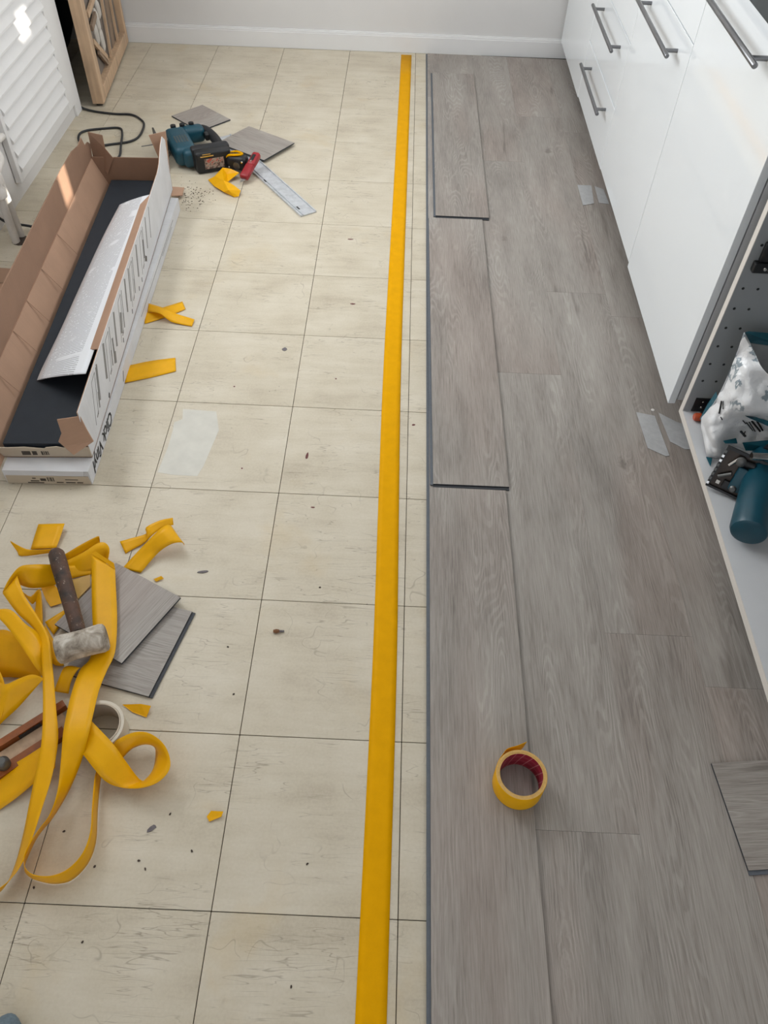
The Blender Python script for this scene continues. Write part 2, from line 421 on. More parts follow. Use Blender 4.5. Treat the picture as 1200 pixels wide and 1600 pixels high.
def ribbon(name, L, R, mat='tape', k=6, across=4, bow=0.0, parent=None, thick=0.0006, px=True, straight=False):
    """a strip between two edges; edges are (u, v, z) when px, else world points"""
    if px: L = [at(*p) for p in L]; R = [at(*p) for p in R]
    if not straight: L = spline(L, k); R = spline(R, k)
    mb = MB(); n = len(L); vs = []
    for i in range(n):
        for j in range(across + 1):
            t = j / across; p = L[i].lerp(R[i], t)
            if bow: p = p + Vector((0, 0, bow * math.sin(math.pi * t)))
            p.z = max(p.z, 0.0006); vs.append(p)
    c = across + 1
    mb.add(vs, [(i * c + j, i * c + j + 1, (i + 1) * c + j + 1, (i + 1) * c + j) for i in range(n - 1) for j in range(across)], None, True)
    o = mb.build(name, mat, parent)
    if len(o.data.vertices) == n * c:
        run = [0.0]
        for i in range(1, n): run.append(run[-1] + (vs[i * c + across // 2] - vs[(i - 1) * c + across // 2]).length)
        uv = o.data.uv_layers.new(name='strip')
        for lp in o.data.loops: uv.data[lp.index].uv = ((lp.vertex_index % c) / across, run[lp.vertex_index // c])
    md = o.modifiers.new('thickness', 'SOLIDIFY'); md.thickness = thick; md.offset = 0
    return o
def scrap(name, px, mat='tape', label=None, cat='tape', parent=None, th=0.0006, group=None):
    """a flat or bent polygon of (u, v, z)"""
    mb = MB(); pts = [at(*p) for p in px]
    mb.prism(pts, (0, 0, th), None); o = mb.build(name, mat, parent)
    if label: tag(o, label, cat, group)
    return o

# ------------------------------------------------------------------ setting
floor = MB(); floor.box((-1.7, -1.9, -0.05), (2.0, 3.85, -0.003)); floor = tag(floor.build('floor', 'underfloor'), 'worn beige square floor tiles', kind='structure')
T = 0.305
tb = MB(); tb.box((-T / 2 + .0007, -T / 2 + .0007, -0.003), (T / 2 - .0007, T / 2 - .0007, 0.0), bev=0.0006, seg=1)
tile0 = None
for i in range(-5, 3):
    for j in range(-4, 13):
        c = (i * T + T / 2, j * T + T / 2, 0)
        if tile0 is None:
            tile0 = tb.build('tile', 'tile', None, (0, 0, 0)); me = tile0.data; bpy.data.objects.remove(tile0); tile0 = True
        link('tile', me, c, floor)
# pale rectangle where something was peeled off a tile
pp = [(286, 639), (338, 643), (342, 672), (330, 700), (318, 728), (308, 744), (270, 742), (246, 738), (252, 724), (262, 700), (270, 672), (272, 660), (285, 655)]
mb = MB(); mb.prism([at(u, v, 0.0) for u, v in pp], (0, 0, 0.0003)); mb.build('worn_patch', 'patch', floor)

PW, PH = 0.183, 0.0055
def plank_mesh(w, l, lip_x=True, lip_y=True, h=0.005):
    mb = MB(); b = 0.00022
    x0, x1, y0, y1 = -w / 2, w / 2, -l / 2, l / 2
    top = [(x0 + b, y0 + b, h), (x1 - b, y0 + b, h), (x1 - b, y1 - b, h), (x0 + b, y1 - b, h)]
    mid = [(x0, y0, h - b), (x1, y0, h - b), (x1, y1, h - b), (x0, y1, h - b)]
    lo = [(x0, y0, 0), (x1, y0, 0), (x1, y1, 0), (x0, y1, 0)]
    v = top + mid + lo
    mb.add(v, [(0, 1, 2, 3)] + [(4 + i, 4 + (i + 1) % 4, (i + 1) % 4, i) for i in range(4)], 'wood')
    mb.add(mid + lo, [(4 + i, 4 + (i + 1) % 4, (i + 1) % 4, i) for i in range(4)] + [(7, 6, 5, 4)], 'core')
    if lip_x: mb.box((x0 - .007, y0, 0.0), (x0, y1, h * 0.45), 'lip')
    if lip_y: mb.box((x0, y0 - .007, 0.0), (x1, y0, h * 0.4), 'core')
    return mb
def plank(name, cx, cy, w, l, z, rot=0.0, parent=None, lx=True, ly=True, h=.005):
    o = plank_mesh(w, l, lx, ly, h).build(name, None, parent, (0, 0, 0))
    WL[o.name] = Vector((cx, cy, z)); o.location = Vector((cx, cy, z)) - (WL[parent.name] if parent else Vector())
    o.rotation_euler.z = rot; return o
ov = MB(); ov.box((0.668, -1.2, 0.0001), (1.58, 3.668, 0.0004)); ov = tag(ov.build('floor_overlay', 'core'), 'grey wood-look planks laid next to the white cabinets', kind='structure')
x_first = 0.664
joints = {0: [-0.5, 0.73, 1.96, 3.19], 1: [-1.08, 0.152, 1.392, 2.635], 2: [-0.67, 0.562, 1.79, 3.035], 3: [-0.80, 0.447, 1.675, 2.905], 4: [-0.3, 0.9, 2.1, 3.3]}
for r_, js in joints.items():
    ys = [-1.2] + [j for j in js if j > -1.2] + [3.665]
    for a_, b_ in zip(ys[:-1], ys[1:]):
        plank('plank', x_first + PW * (r_ + .5), (a_ + b_) / 2, PW - .00015, b_ - a_ - .0003, 0.0005, 0, ov, lx=(r_ == 0), ly=False)

# back wall runs a degree off square
BW = math.atan(0.0172)
def back(x, off=0.0): return 3.664 + 0.0172 * x + off
mb = MB(); mb.prism([(-1.7, back(-1.7, .016), -.003), (2.0, back(2.0, .016), -.003), (2.0, back(2.0, .13), -.003), (-1.7, back(-1.7, .13), -.003)], (0, 0, 2.45))
tag(mb.build('wall_back', 'wall'), kind='structure')
mb = MB()
for z0, z1, o_ in ((0.001, .066, 0.0), (.066, .073, .004), (.073, .078, .010)):
    mb.prism([(-.76, back(-.76, o_), z0), (1.32, back(1.32, o_), z0), (1.32, back(1.32, .018), z0), (-.76, back(-.76, .018), z0)], (0, 0, z1 - z0))
tag(mb.build('baseboard_back', 'trim'), kind='structure')
# left wall with its window, ending at the recess
XL = -0.74
WY0, WY1, WZ0, WZ1 = 1.35, 2.86, 1.02, 2.20
mb = MB()
for a, b in (((XL - .14, -1.8, -.003), (XL, WY0, 2.45)), ((XL - .14, WY1, -.003), (XL, 2.92, 2.45)), ((XL - .14, WY0, -.003), (XL, WY1, WZ0)), ((XL - .14, WY0, WZ1), (XL, WY1, 2.45))): mb.box(a, b)
tag(mb.build('wall_left', 'wall'), kind='structure')
w1 = MB()
for a, b in (((XL - .09, WY0, WZ0), (XL - .03, WY0 + .05, WZ1)), ((XL - .09, WY1 - .05, WZ0), (XL - .03, WY1, WZ1)), ((XL - .09, WY0, WZ0), (XL - .03, WY1, WZ0 + .05)), ((XL - .09, WY0, WZ1 - .05), (XL - .03, WY1, WZ1)), ((XL - .08, 2.08, WZ0), (XL - .04, 2.14, WZ1))): w1.box(a, b)
tag(w1.build('window_1', 'trim'), kind='structure')
mb = MB(); mb.box((XL - .10, WY0 - .04, WZ0 - .03), (XL + .06, WY1 + .04, WZ0)); tag(mb.build('trim_1', 'trim'), kind='structure')
# recess
mb = MB(); mb.box((-1.62, 2.80, -.003), (-1.5, 3.75, 2.45)); mb.box((-1.5, 2.80, -.003), (XL - .14, 2.92, 2.45)); tag(mb.build('wall_recess', 'recess_shade'), kind='structure')
# right wall behind the cabinets; two small holes added to place the sun patches
XR = 1.90
def hole(p, hy, hz):
    s_ = (XR - p[0]) / -SUN_D.x; y = p[1] - SUN_D.y * s_; z = p[2] - SUN_D.z * s_
    return (y - hy, y + hy, z - hz, z + hz)
holes = sorted([hole((-.545, 1.955, .17), .045, .075), hole((-.72, 2.565, .435), .05, .045)])
mb = MB(); y = -1.8
for (a, b, c, d) in holes:
    mb.box((XR, y, -.003), (XR + .04, a, 2.45)); mb.box((XR, a, -.003), (XR + .04, b, c)); mb.box((XR, a, d), (XR + .04, b, 2.45)); y = b
mb.box((XR, y, -.003), (XR + .04, 3.80, 2.45))
tag(mb.build('wall_right', 'wall'), kind='structure')
mb = MB()
for a, b in (((XR - .02, 1.06, 1.03), (XR, 1.10, 2.01)), ((XR - .02, 2.70, 1.03), (XR, 2.74, 2.01)), ((XR - .02, 1.06, 1.03), (XR, 2.74, 1.07)), ((XR - .02, 1.06, 1.97), (XR, 2.74, 2.01))): mb.box(a, b)
tag(mb.build('window_2', 'trim'), kind='structure')  # frame set on the wall around the added lamp
# wall behind the camera, with an opening added for the fill lamp
mb = MB()
for a, b in (((-.9, -1.80, -.003), (-.35, -1.70, 2.45)), ((1.35, -1.80, -.003), (1.94, -1.70, 2.45)), ((-.35, -1.80, 2.15), (1.35, -1.70, 2.45))): mb.box(a, b)
tag(mb.build('wall_front', 'wall'), kind='structure')
mb = MB(); mb.box((-1.7, -1.9, 2.45), (2.0, 3.9, 2.5)); tag(mb.build('ceiling', 'ceil'), kind='structure')

# ------------------------------------------------------------------ kitchen cabinets
XF = 1.272; FT = 0.018; ZB = 0.083; DEPTH = 1.86
def bar_handle(y0, y1, z, parent):
    h = MB(); xo = XF - 0.036
    h.tube([(xo, y0 - .042, z), (xo, y0 - .040, z), (xo, y1 + .040, z), (xo, y1 + .042, z)], [.0045, .0062, .0062, .0045], seg=14)
    for y in (y0, y1): h.tube([(XF + .001, y, z), (xo, y, z)], .0052, seg=12)
    return h.build('handle', 'steel', parent)
def front(y0, y1, z0, z1, parent, name):
    f = MB(); f.box((XF, y0 + .0015, z0 + .0015), (XF + FT, y1 - .0015, z1 - .0015), bev=.0012, seg=2); return f.build(name, 'gloss', parent)
def carcass(t, y0, y1):
    b = MB(); x0 = XF + FT + .003
    b.box((x0, y0, ZB), (DEPTH, y0 + .016, .88)); b.box((x0, y1 - .016, ZB), (DEPTH, y1, .88))
    b.box((x0, y0 + .016, ZB), (DEPTH, y1 - .016, ZB + .016)); b.box((DEPTH - .01, y0 + .016, ZB + .016), (DEPTH, y1 - .016, .88)); b.box((x0, y0 + .016, .864), (DEPTH - .01, y1 - .016, .88))
    b.build('carcass', 'melamine', t)
    for yy in (y0 + .05, y1 - .05):
        for xx in (x0 + .08, DEPTH - .08):
            g = MB(); g.lathe([(.026, PH + .0005), (.026, PH + .010), (.015, PH + .016), (.015, ZB - .012), (.024, ZB - .004), (.024, ZB)], seg=16, mtx=Matrix.Translation((xx, yy, 0))); g.build('leg', 'black', t)
S1, S2, S3, S4 = 3.075, 2.447, 1.845, 1.217
t = thing('filler_panel', (XF + .01, 3.38, PH), 'plain white gloss filler panel between the back wall and the drawers', 'panel')
f = MB(); f.box((XF, S1 + .0015, ZB - .010), (XF + FT, 3.680, .88), bev=.001); f.build('panel', 'gloss', t)
f = MB(); f.box((XF + FT + .002, S1 + .02, .16), (XF + FT + .04, S1 + .06, .5)); f.build('batten', 'melamine', t)
t = thing('drawer_unit', (1.5, (S1 + S2) / 2, PH), 'white drawer cabinet with two low bar handles in view near the back wall', 'cabinet')
carcass(t, S2, S1)
zs = [ZB - .004, .287, .487, .687, .883]
for k in range(4):
    d = front(S2, S1, zs[k], zs[k + 1], t, 'drawer_front')
    bar_handle(2.566, 2.926, zs[k + 1] - .050, d)
t = thing('tall_front_cabinet', (1.5, (S2 + S3) / 2, PH), 'white cabinet with a slim drawer over a handled front, middle of the row', 'cabinet')
carcass(t, S3, S2)
d = front(S3, S2, ZB, .692, t, 'door'); bar_handle(1.957, 2.320, .639, d)
d = front(S3, S2, .692, .883, t, 'drawer_front')
t = thing('door_cabinet', (1.5, (S3 + S4) / 2, PH), 'white gloss full-height door cabinet beside the open cupboard, thick bar handle on top', 'cabinet')
carcass(t, S4 + .002, S3)
d = front(S4, S3, ZB - .014, .883, t, 'door')
h = bar_handle(1.383, 1.76, .826, d)
# open cupboard
OY0, OY1 = 0.385, 1.176
t = thing('open_cupboard', (1.55, .78, PH), 'open white cupboard without a door holding a bag and a power tool', 'cabinet')
x0 = 1.287
b = MB(); b.box((x0 + .0015, OY0, ZB), (DEPTH, OY1 - .018, ZB + .018)); b.build('bottom_panel', 'melamine', t)
b = MB(); b.box((x0, OY0, ZB), (x0 + .0015, OY1 - .018, ZB + .018)); b.build('bottom_edging', 'edge', t)
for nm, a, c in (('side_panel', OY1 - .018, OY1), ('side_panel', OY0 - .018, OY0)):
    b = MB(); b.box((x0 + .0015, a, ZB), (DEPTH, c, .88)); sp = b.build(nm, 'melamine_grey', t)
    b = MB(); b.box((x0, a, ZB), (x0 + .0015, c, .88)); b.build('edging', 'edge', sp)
    if a > 1:
        # rows of shelf-pin holes
        for zz in [.198 + .0512 * i for i in range(12)]:
            for xx in (1.305, 1.337):
                h = MB(); h.lathe([(.0001, 0), (.0032, 0), (.0032, .0006), (.0001, .0006)], seg=10, mtx=Matrix.Translation((xx, a + .0002, zz)) @ Matrix.Rotation(math.radians(90), 4, 'X'))
                h.build('pin_hole', 'black', sp)
b = MB(); b.box((DEPTH - .01, OY0, ZB + .018), (DEPTH, OY1 - .018, .88)); b.build('back_panel', 'melamine', t)
b = MB(); b.box((x0, OY0, .862), (DEPTH - .01, OY1 - .018, .88)); b.build('top_rail', 'melamine', t)
# hinge mounting plate on the far side panel
hp = atY(1190, 398, OY1 - .018); 
b = MB(); b.box((hp.x - .012, OY1 - .034, hp.z - .035), (hp.x + .05, OY1 - .018, hp.z - .012), bev=.003); b.box((hp.x - .004, OY1 - .030, hp.z - .012), (hp.x + .05, OY1 - .018, hp.z + .032), bev=.004); hg = b.build('hinge_plate', 'black', t)
for dx, dz in ((.012, -.024), (.022, -.026), (.02, .012)):
    b = MB(); b.lathe([(.0001, 0), (.004, 0), (.003, .002), (.0001, .0024)], seg=10, mtx=Matrix.Translation((hp.x + dx, OY1 - .034 if dz < 0 else OY1 - .030, hp.z + dz)) @ Matrix.Rotation(math.radians(90), 4, 'X')); b.build('screw', 'chrome', hg)
bp = atY(1108, 622, OY1 - .018)
b = MB(); b.box((x0 + .02, OY1 - .021, ZB + .020), (x0 + .16, OY1 - .018, ZB + .062), bev=.0008, seg=1); pl = b.build('perforated_plate', 'black', t)
for dx in (.04, .062, .084, .106, .128):
    for dz in (.034, .050):
        b = MB(); b.lathe([(.0001, 0), (.0026, 0), (.002, .0012), (.0001, .0014)], seg=8, mtx=Matrix.Translation((x0 + dx, OY1 - .021, ZB + dz)) @ Matrix.Rotation(math.radians(90), 4, 'X')); b.build('rivet', 'chrome', pl)
for yy in (OY0 + .05, OY1 - .06):
    for xx in (x0 + .09, DEPTH - .08):
        g = MB(); g.lathe([(.026, PH + .0005), (.026, PH + .010), (.015, PH + .016), (.015, ZB - .012), (.024, ZB - .004), (.024, ZB)], seg=16, mtx=Matrix.Translation((xx, yy, 0))); g.build('leg', 'black', t)
b = MB(); b.box((1.250, .36, .8835), (1.89, 3.66, .921), bev=.003); tag(b.build('worktop', 'worktop'), 'dark worktop running along the top of the white cabinets', 'worktop')

# ------------------------------------------------------------------ left side: louvred panel, pipe, screen, recess
t = thing('louvred_panel', (-.73, 2.53, .058), 'white louvred panel of broad slats on the left wall', 'louvred panel')
PX0, PX1 = XL + .002, -.718
LY0, LY1 = 2.208, 2.845
for a, b, nm in (((PX0, LY0, .058), (PX1, LY0 + .022, .80), 'stile'), ((PX0, LY1 - .078, .058), (PX1, LY1, .80), 'stile'), ((PX0, LY0 + .022, .058), (PX1, LY1 - .078, .086), 'rail'), ((PX0, LY0 + .022, .77), (PX1, LY1 - .078, .80), 'rail')):
    m = MB(); m.box(a, b, bev=.002); m.build(nm, 'trim', t)
m = MB(); m.box((PX0, LY0 + .022, .086), (PX0 + .004, LY1 - .078, .77)); m.build('backing', 'trim', t)
for k in range(15):
    z = .0865 + k * .0455
    m = MB(); y0, y1 = LY0 + .0225, LY1 - .0785
    prof = [(PX1 - .013, z + .044), (PX1 - .010, z + .0455), (PX1 + .007, z + .010), (PX1 + .007, z + .004), (PX1 + .003, z + .0012), (PX1 - .006, z + .004)]
    m.prism([(x, y0, zz) for x, zz in prof], (0, y1 - y0, 0)); m.build('slat', 'trim', t)
tag(MB().build('x', 'trim') if False else (lambda q: (q.box((XL - .001, 2.862, .0), (XL + .010, 2.925, 2.45), bev=.002), q.build('trim_2', 'trim'))[1])(MB()), kind='structure')

t = thing('pipe_valve', (-.662, 1.936, 0), 'white painted pipe with a valve rising from the floor at left', 'pipe')
b0 = at(26, 379, 0); bx, by = b0.x, b0.y
m = MB(); m.tube([(bx, by, .0), (bx, by, .20)], .0125, seg=14); m.build('pipe', 'valve', t)
m = MB(); m.tube([(bx + .006, by + .034, .0), (bx + .002, by + .030, .21)], .0105, seg=12); m.build('pipe', 'valve', t)
m = MB(); m.lathe([(.013, .15), (.022, .155), (.022, .178), (.017, .184), (.017, .195), (.025, .20), (.025, .225), (.014, .232), (.014, .26), (.024, .264), (.028, .275), (.028, .32), (.020, .328)], seg=14, mtx=Matrix.Translation((bx, by, 0))); m.build('valve_body', 'valve', t)
m = MB(); m.tube(spline([(bx, by + .012, .215), (bx - .005, by + .06, .217), (bx - .02, by + .12, .217), (-.730, by + .20, .217), (-.730, LY0 + .002, .217)], 5), .011, seg=12); m.build('elbow_pipe', 'valve', t)
m = MB(); m.lathe([(.0001, .0004), (.030, .0004), (.024, .003), (.0125, .0045)], seg=12, mtx=Matrix.Translation((bx + .012, by + .012, 0))); m.build('rust_collar', 'darkchip', t)

def cable(name, px, label, r=.0042):
    m = MB(); m.tube(spline([at(u, v, z) for u, v, z in px], 6), r, seg=10); return tag(m.build(name, 'cable'), label, 'cable')
cable('power_cable', [(118, 158, .02), (128, 168, .008), (148, 174, .0045), (180, 178, .0045), (205, 179, .0045), (219, 186, .0045), (225, 195, .0045), (218, 212, .0045), (203, 221, .0045), (170, 226, .0045), (138, 230, .0045), (124, 221, .0045), (124, 210, .0045), (135, 204, .0045), (160, 201, .0045), (186, 200, .0045), (191, 208, .006), (189, 226, .013), (187, 243, .0045), (178, 250, .0045), (166, 256, .0045)], 'black cable looping over the floor behind the open carton')
cable('floor_cable', [(-30, 322, .03), (-8, 336, .03), (8, 346, .028), (25, 350, .025), (45, 353, .02), (62, 357, .012), (80, 362, .0045)], 'black cord passing in front of the white floor pipe')

# carved wooden screen
A0 = Vector((-.648, 2.957, 0)); B0 = Vector((-.712, 3.630, 0)); dirS = (B0 - A0).normalized(); LS = (B0 - A0).length
nS = Vector((dirS.y, -dirS.x, 0))   # faces the room
t = thing('carved_screen', A0, 'light wooden framed screen with carved leaves by the back wall', 'screen')
def sb(mb, s0, s1, z0, z1, d0, d1, bev=.0):
    mt = Matrix(((dirS.x, nS.x, 0, A0.x), (dirS.y, nS.y, 0, A0.y), (0, 0, 1, 0), (0, 0, 0, 1)))
    mb.box((s0, d0, z0), (s1, d1, z1), bev=bev, mtx=mt)
HS = 1.25; DT = -.045
for s0, s1, z0, z1, nm in ((0, .055, .012, HS, 'stile'), (LS - .03, LS, .012, HS, 'stile'), (.055, LS - .03, .012, .062, 'rail'), (.055, LS - .03, HS - .05, HS, 'rail')):
    m = MB(); sb(m, s0, s1, z0, z1, DT, 0, .003); m.build(nm, 'pine', t)
m = MB(); sb(m, .05, LS - .025, .055, HS - .04, DT + .012, DT + .018); m.build('woven_panel', 'weave', t)
for s0 in (.015, LS - .04):
    m = MB(); sb(m, s0, s0 + .03, .001, .0125, DT + .01, -.01, .002); m.build('foot', 'black', t)
def onS(u, v, d=-.020): return atP(u, v, A0 + nS * d, nS)
def sbar(p, q, w, nm, mat, th=.010):
    a = onS(*p); b = onS(*q); ax = (b - a).normalized(); sd = nS.cross(ax) * w / 2
    m = MB(); m.prism([a - sd, b - sd, b + sd, a + sd], nS * th); return m.build(nm, mat, t)
K = 5.4545
pts_ = [((818, -220), (948, 550), .010, 'fret_bar', 'pine'), ((885, -220), (1000, 385), .008, 'fret_bar', 'pine'),
        ((780, 352), (902, 492), .020, 'carved_branch', 'pine'), ((830, 445), (905, 540), .014, 'carved_branch', 'pine_dark'), ((735, 130), (790, -40), .020, 'carved_branch', 'pine'), ((770, 240), (800, 120), .022, 'carved_branch', 'pine_dark')]
for p, q, w_, nm, mt_ in pts_: sbar((p[0] / K, p[1] / K), (q[0] / K, q[1] / K), w_, nm, mt_)
a = onS(858 / K, -220 / K, -.030); bq = onS(975 / K, 470 / K, -.030); ax = (bq - a).normalized(); sd = nS.cross(ax) * .028
m = MB(); m.prism([a - sd, bq - sd, bq + sd, a + sd], nS * .006); m.build('carved_strip', 'pine_dark', t)
for (u, v, l_, w_) in ((828, 175, .075, .020), (820, 285, .075, .018), (868, 330, .085, .018), (835, 75, .06, .018)):
    c = onS(u / K, v / K, -.020); ax = (onS((u + 22) / K, (v + 90) / K, -.020) - c).normalized(); sd = nS.cross(ax)
    vs = []; rows = 8
    m = MB(); ring = [c + ax * math.cos(a_) * l_ / 1.6 + sd * math.sin(a_) * w_ * .9 for a_ in [2 * math.pi * i / 18 for i in range(18)]]
    inn = [c + ax * math.cos(a_) * l_ / 2.6 + sd * math.sin(a_) * w_ * .45 + nS * .008 for a_ in [2 * math.pi * i / 18 for i in range(18)]]
    bk = [p - nS * .006 for p in ring]
    m.add(ring + inn + bk, [(i, (i + 1) % 18, 18 + (i + 1) % 18, 18 + i) for i in range(18)] + [tuple(range(18, 36))] + [(i, 36 + i, 36 + (i + 1) % 18, (i + 1) % 18) for i in range(18)] + [tuple(range(36, 54))], None, True)
    m.build('carved_leaf', 'leaf_white', t)
def blob(mb, c, r, amp=.12, sub=3, sc=6, mat=None):
    q = bmesh.new(); bmesh.ops.create_icosphere(q, subdivisions=sub, radius=1.0)
    for v in q.verts:
        n_ = mnoise.noise(v.co * 1.7 + Vector(c) * sc); p = v.co * (1 + amp * n_)
        p = Vector([math.copysign(abs(x) ** .75, x) for x in p])
        v.co = Vector((c[0] + p.x * r[0], c[1] + p.y * r[1], max(0.001, c[2] + p.z * r[2])))
    mb._merge(q, mat, None, True)
t = thing('storage_bag', (-.98, 3.35, 0), 'dark navy bag standing in the dim recess behind the wooden screen', 'bag')
m = MB(); blob(m, (-1.06, 3.38, .30), (.20, .22, .30)); m.build('bag_body', 'dark_cloth', t)
m = MB(); m.tube(spline([(-.98, 3.2, .58), (-.98, 3.22, .70), (-.98, 3.34, .73), (-.98, 3.42, .70), (-.98, 3.44, .58)], 5), .012, seg=8); m.build('bag_strap', 'dark_cloth', t)
m = MB(); blob(m, (-.90, 3.02, .17), (.055, .06, .17), .1); tag(m.build('brown_pouch', 'brown_cloth'), 'brown cloth pouch in the dim recess beside the louvred panel', 'pouch')

# ------------------------------------------------------------------ cartons
O1 = Vector((-.139, .916, 0)); D1 = Vector((-.0366, 1, 0)).normalized(); N1 = Vector((-D1.y, D1.x, 0))
O2 = O1 + D1 * .045 + Vector((.0, 0, .047)); D2 = Vector((-.0575, 1, 0)).normalized(); N2 = Vector((-D2.y, D2.x, 0))
def c1(l, w, z): p = O1 + D1 * l + N1 * w; return Vector((p.x, p.y, z))
def c2(l, w, z): p = O2 + D2 * l + N2 * w; return Vector((p.x, p.y, z))
H1 = 0.044; L1 = 1.27
t = thing('plank_carton', c1(.6, .1, 0), 'closed white carton marked Click Vinyl lying under the open carton', 'carton')
m = MB(); pr = [c1(0, 0, .001), c1(0, .2, .001), c1(0, .2, H1), c1(0, 0, H1)]
m.prism(pr, D1 * L1); m.build('carton_body', 'card_white', t)
m = MB(); m.prism([c1(-.002, .002, .002), c1(-.002, .198, .002), c1(-.002, .196, .030), c1(-.002, .13, .034), c1(-.002, .125, .029), c1(-.002, .004, .028)], D1 * .0018); ef = m.build('end_flap', 'card_end', t)
m = MB(); m.prism([c1(-.004, .012, H1 * .72), c1(-.004, .198, H1 * .72), c1(-.001, .198, H1 + .001), c1(-.001, .012, H1 + .001)], D1 * .002); m.build('end_flap', 'card_white', t)
for (a, b, z0, z1) in ((.086, .088, .011, .024), (.090, .091, .011, .024), (.092, .0945, .011, .024), (.096, .097, .011, .024), (.099, .1015, .011, .024), (.105, .118, .012, .020), (.122, .142, .010, .013), (.128, .136, .019, .022), (.020, .034, .006, .009), (.038, .060, .006, .009), (.066, .082, .006, .009), (.112, .150, .004, .007), (.03, .06, .016, .018)):
    m = MB(); m.prism([c1(-.0026, a, z0), c1(-.0026, b, z0), c1(-.0026, b, z1), c1(-.0026, a, z1)], D1 * .0005); m.build('printed_mark', 'inkbrown', ef)
# marker writing on the side, upside down
def text_mesh(txt, size, mtx, name, mat, parent, shear=0.25, ext=.0003):
    cu = bpy.data.curves.new(name, 'FONT'); cu.body = txt; cu.size = size; cu.shear = shear; cu.extrude = ext; cu.offset = .0006; cu.resolution_u = 2
    o = bpy.data.objects.new(name, cu); COL.objects.link(o); bpy.context.view_layer.update()
    me = bpy.data.meshes.new_from_object(o.evaluated_get(bpy.context.evaluated_depsgraph_get())); bpy.data.objects.remove(o)
    m = MB(); m.add([mtx @ v.co for v in me.vertices], [tuple(p.vertices) for p in me.polygons]); bpy.data.meshes.remove(me)
    return m.build(name, mat, parent)
p0 = c1(.225, -.0006, .036); ex = -D1; ey = Vector((0, 0, -1)); ez = ex.cross(ey)
mt = Matrix(((ex.x, ey.x, ez.x, p0.x), (ex.y, ey.y, ez.y, p0.y), (ex.z, ey.z, ez.z, p0.z), (0, 0, 0, 1)))
text_mesh('Click Vinyl', .044, mt, 'marker_writing', 'inkblack', t)
m = MB(); m.prism([c1(.375, -.0004, .034), c1(.379, -.0004, .034), c1(.362, -.0004, .012), c1(.358, -.0004, .012)], N1 * .0006); m.build('marker_stroke', 'inkblack', t)
for l0, l1, z0, z1 in ((.62, 1.15, .030, .032), (.95, 1.12, .022, .0235)):
    m = MB(); m.prism([c1(l0, -.0004, z0), c1(l1, -.0004, z0), c1(l1, -.0004, z1), c1(l0, -.0004, z1)], N1 * .0006); m.build('printed_mark', 'inkgrey', t)

t = thing('open_carton', c2(.6, .1, H1 + .002), 'open cardboard carton with torn flaps on top of the closed carton', 'carton')
TH = .003; ZB2 = H1 + .0015
m = MB(); m.prism([c2(0, 0, ZB2), c2(1.275, 0, ZB2), c2(1.275, .205, ZB2), c2(0, .205, ZB2)], (0, 0, TH)); m.build('bottom', 'card', t)
def wall_poly(pts, mat_out, mat_in, name, parent, off):
    """carton wall: polygon with an outer and an inner sheet"""
    off = Vector(off); m = MB(); m.prism(pts, off * TH, mat_in); o = m.build(name, None, parent)
    return o
# right wall: outer white printed sheet, brown inside
rw = [(.002, ZB2), (.002, .085), (.008, .182), (.35, .183), (.75, .182), (1.12, .184), (1.16, .192), (1.22, .222), (1.262, .232), (1.31, .196), (1.285, .12), (1.275, ZB2)]
def bow_w(l): return 0.0
m = MB(); m.prism([c2(l, bow_w(l) + .0012, z) for l, z in rw], N2 * .0018, 'card'); m.prism([c2(l, bow_w(l), z) for l, z in rw], N2 * .0012, 'card_white'); rwo = m.build('right_wall', None, t)
# printed pictures on the right wall
def mark(l0, z0, l1, z1, w_, mat='inkgrey'):
    a = c2(l0, -.0004, z0); b = c2(l1, -.0004, z1); ax = (b - a).normalized(); sd = ax.cross(N2) * w_ / 2
    m = MB(); m.prism([a - sd, b - sd, b + sd, a + sd], N2 * .0005); m.build('printed_mark', mat, rwo)
random.seed(3)
for lc in (.13, .29, .45, .61, .77):
    mark(lc, .165, lc - .05, .075, .0022); mark(lc + .035, .168, lc - .018, .082, .0022); mark(lc, .165, lc + .035, .168, .002)
    mark(lc + .05, .170, lc + .015, .105, .004); mark(lc - .03, .082, lc - .012, .087, .003, 'inkbrown')
    mark(lc + .02, .12, lc + .002, .085, .007)
mark(.33, .10, .315, .074, .020); mark(.34, .135, .325, .098, .012); mark(.45, .135, .42, .09, .014); mark(.80, .14, .775, .095, .009, 'inkbrown'); mark(.795, .09, .785, .078, .016, 'inkbrown'); mark(.215, .060, .205, .052, .008, 'inkblack')
for lc, w_ in ((.16, .010), (.24, .014), (.37, .012), (.52, .012), (.57, .008), (.69, .012), (.84, .008), (.90, .005)): mark(lc + .03, .172, lc - .012, .095, w_)
for lc in (.42, .55, .66, .705): mark(lc, .075, lc - .006, .064, .005, 'inkblack')
# inward flap along the right wall
m = MB(); m.prism([c2(.235, .0032, .1825), c2(.98, .0032, .1825), c2(.955, .030, .166), c2(.26, .032, .162)], (0, 0, -.002)); m.build('right_flap', 'card', t)
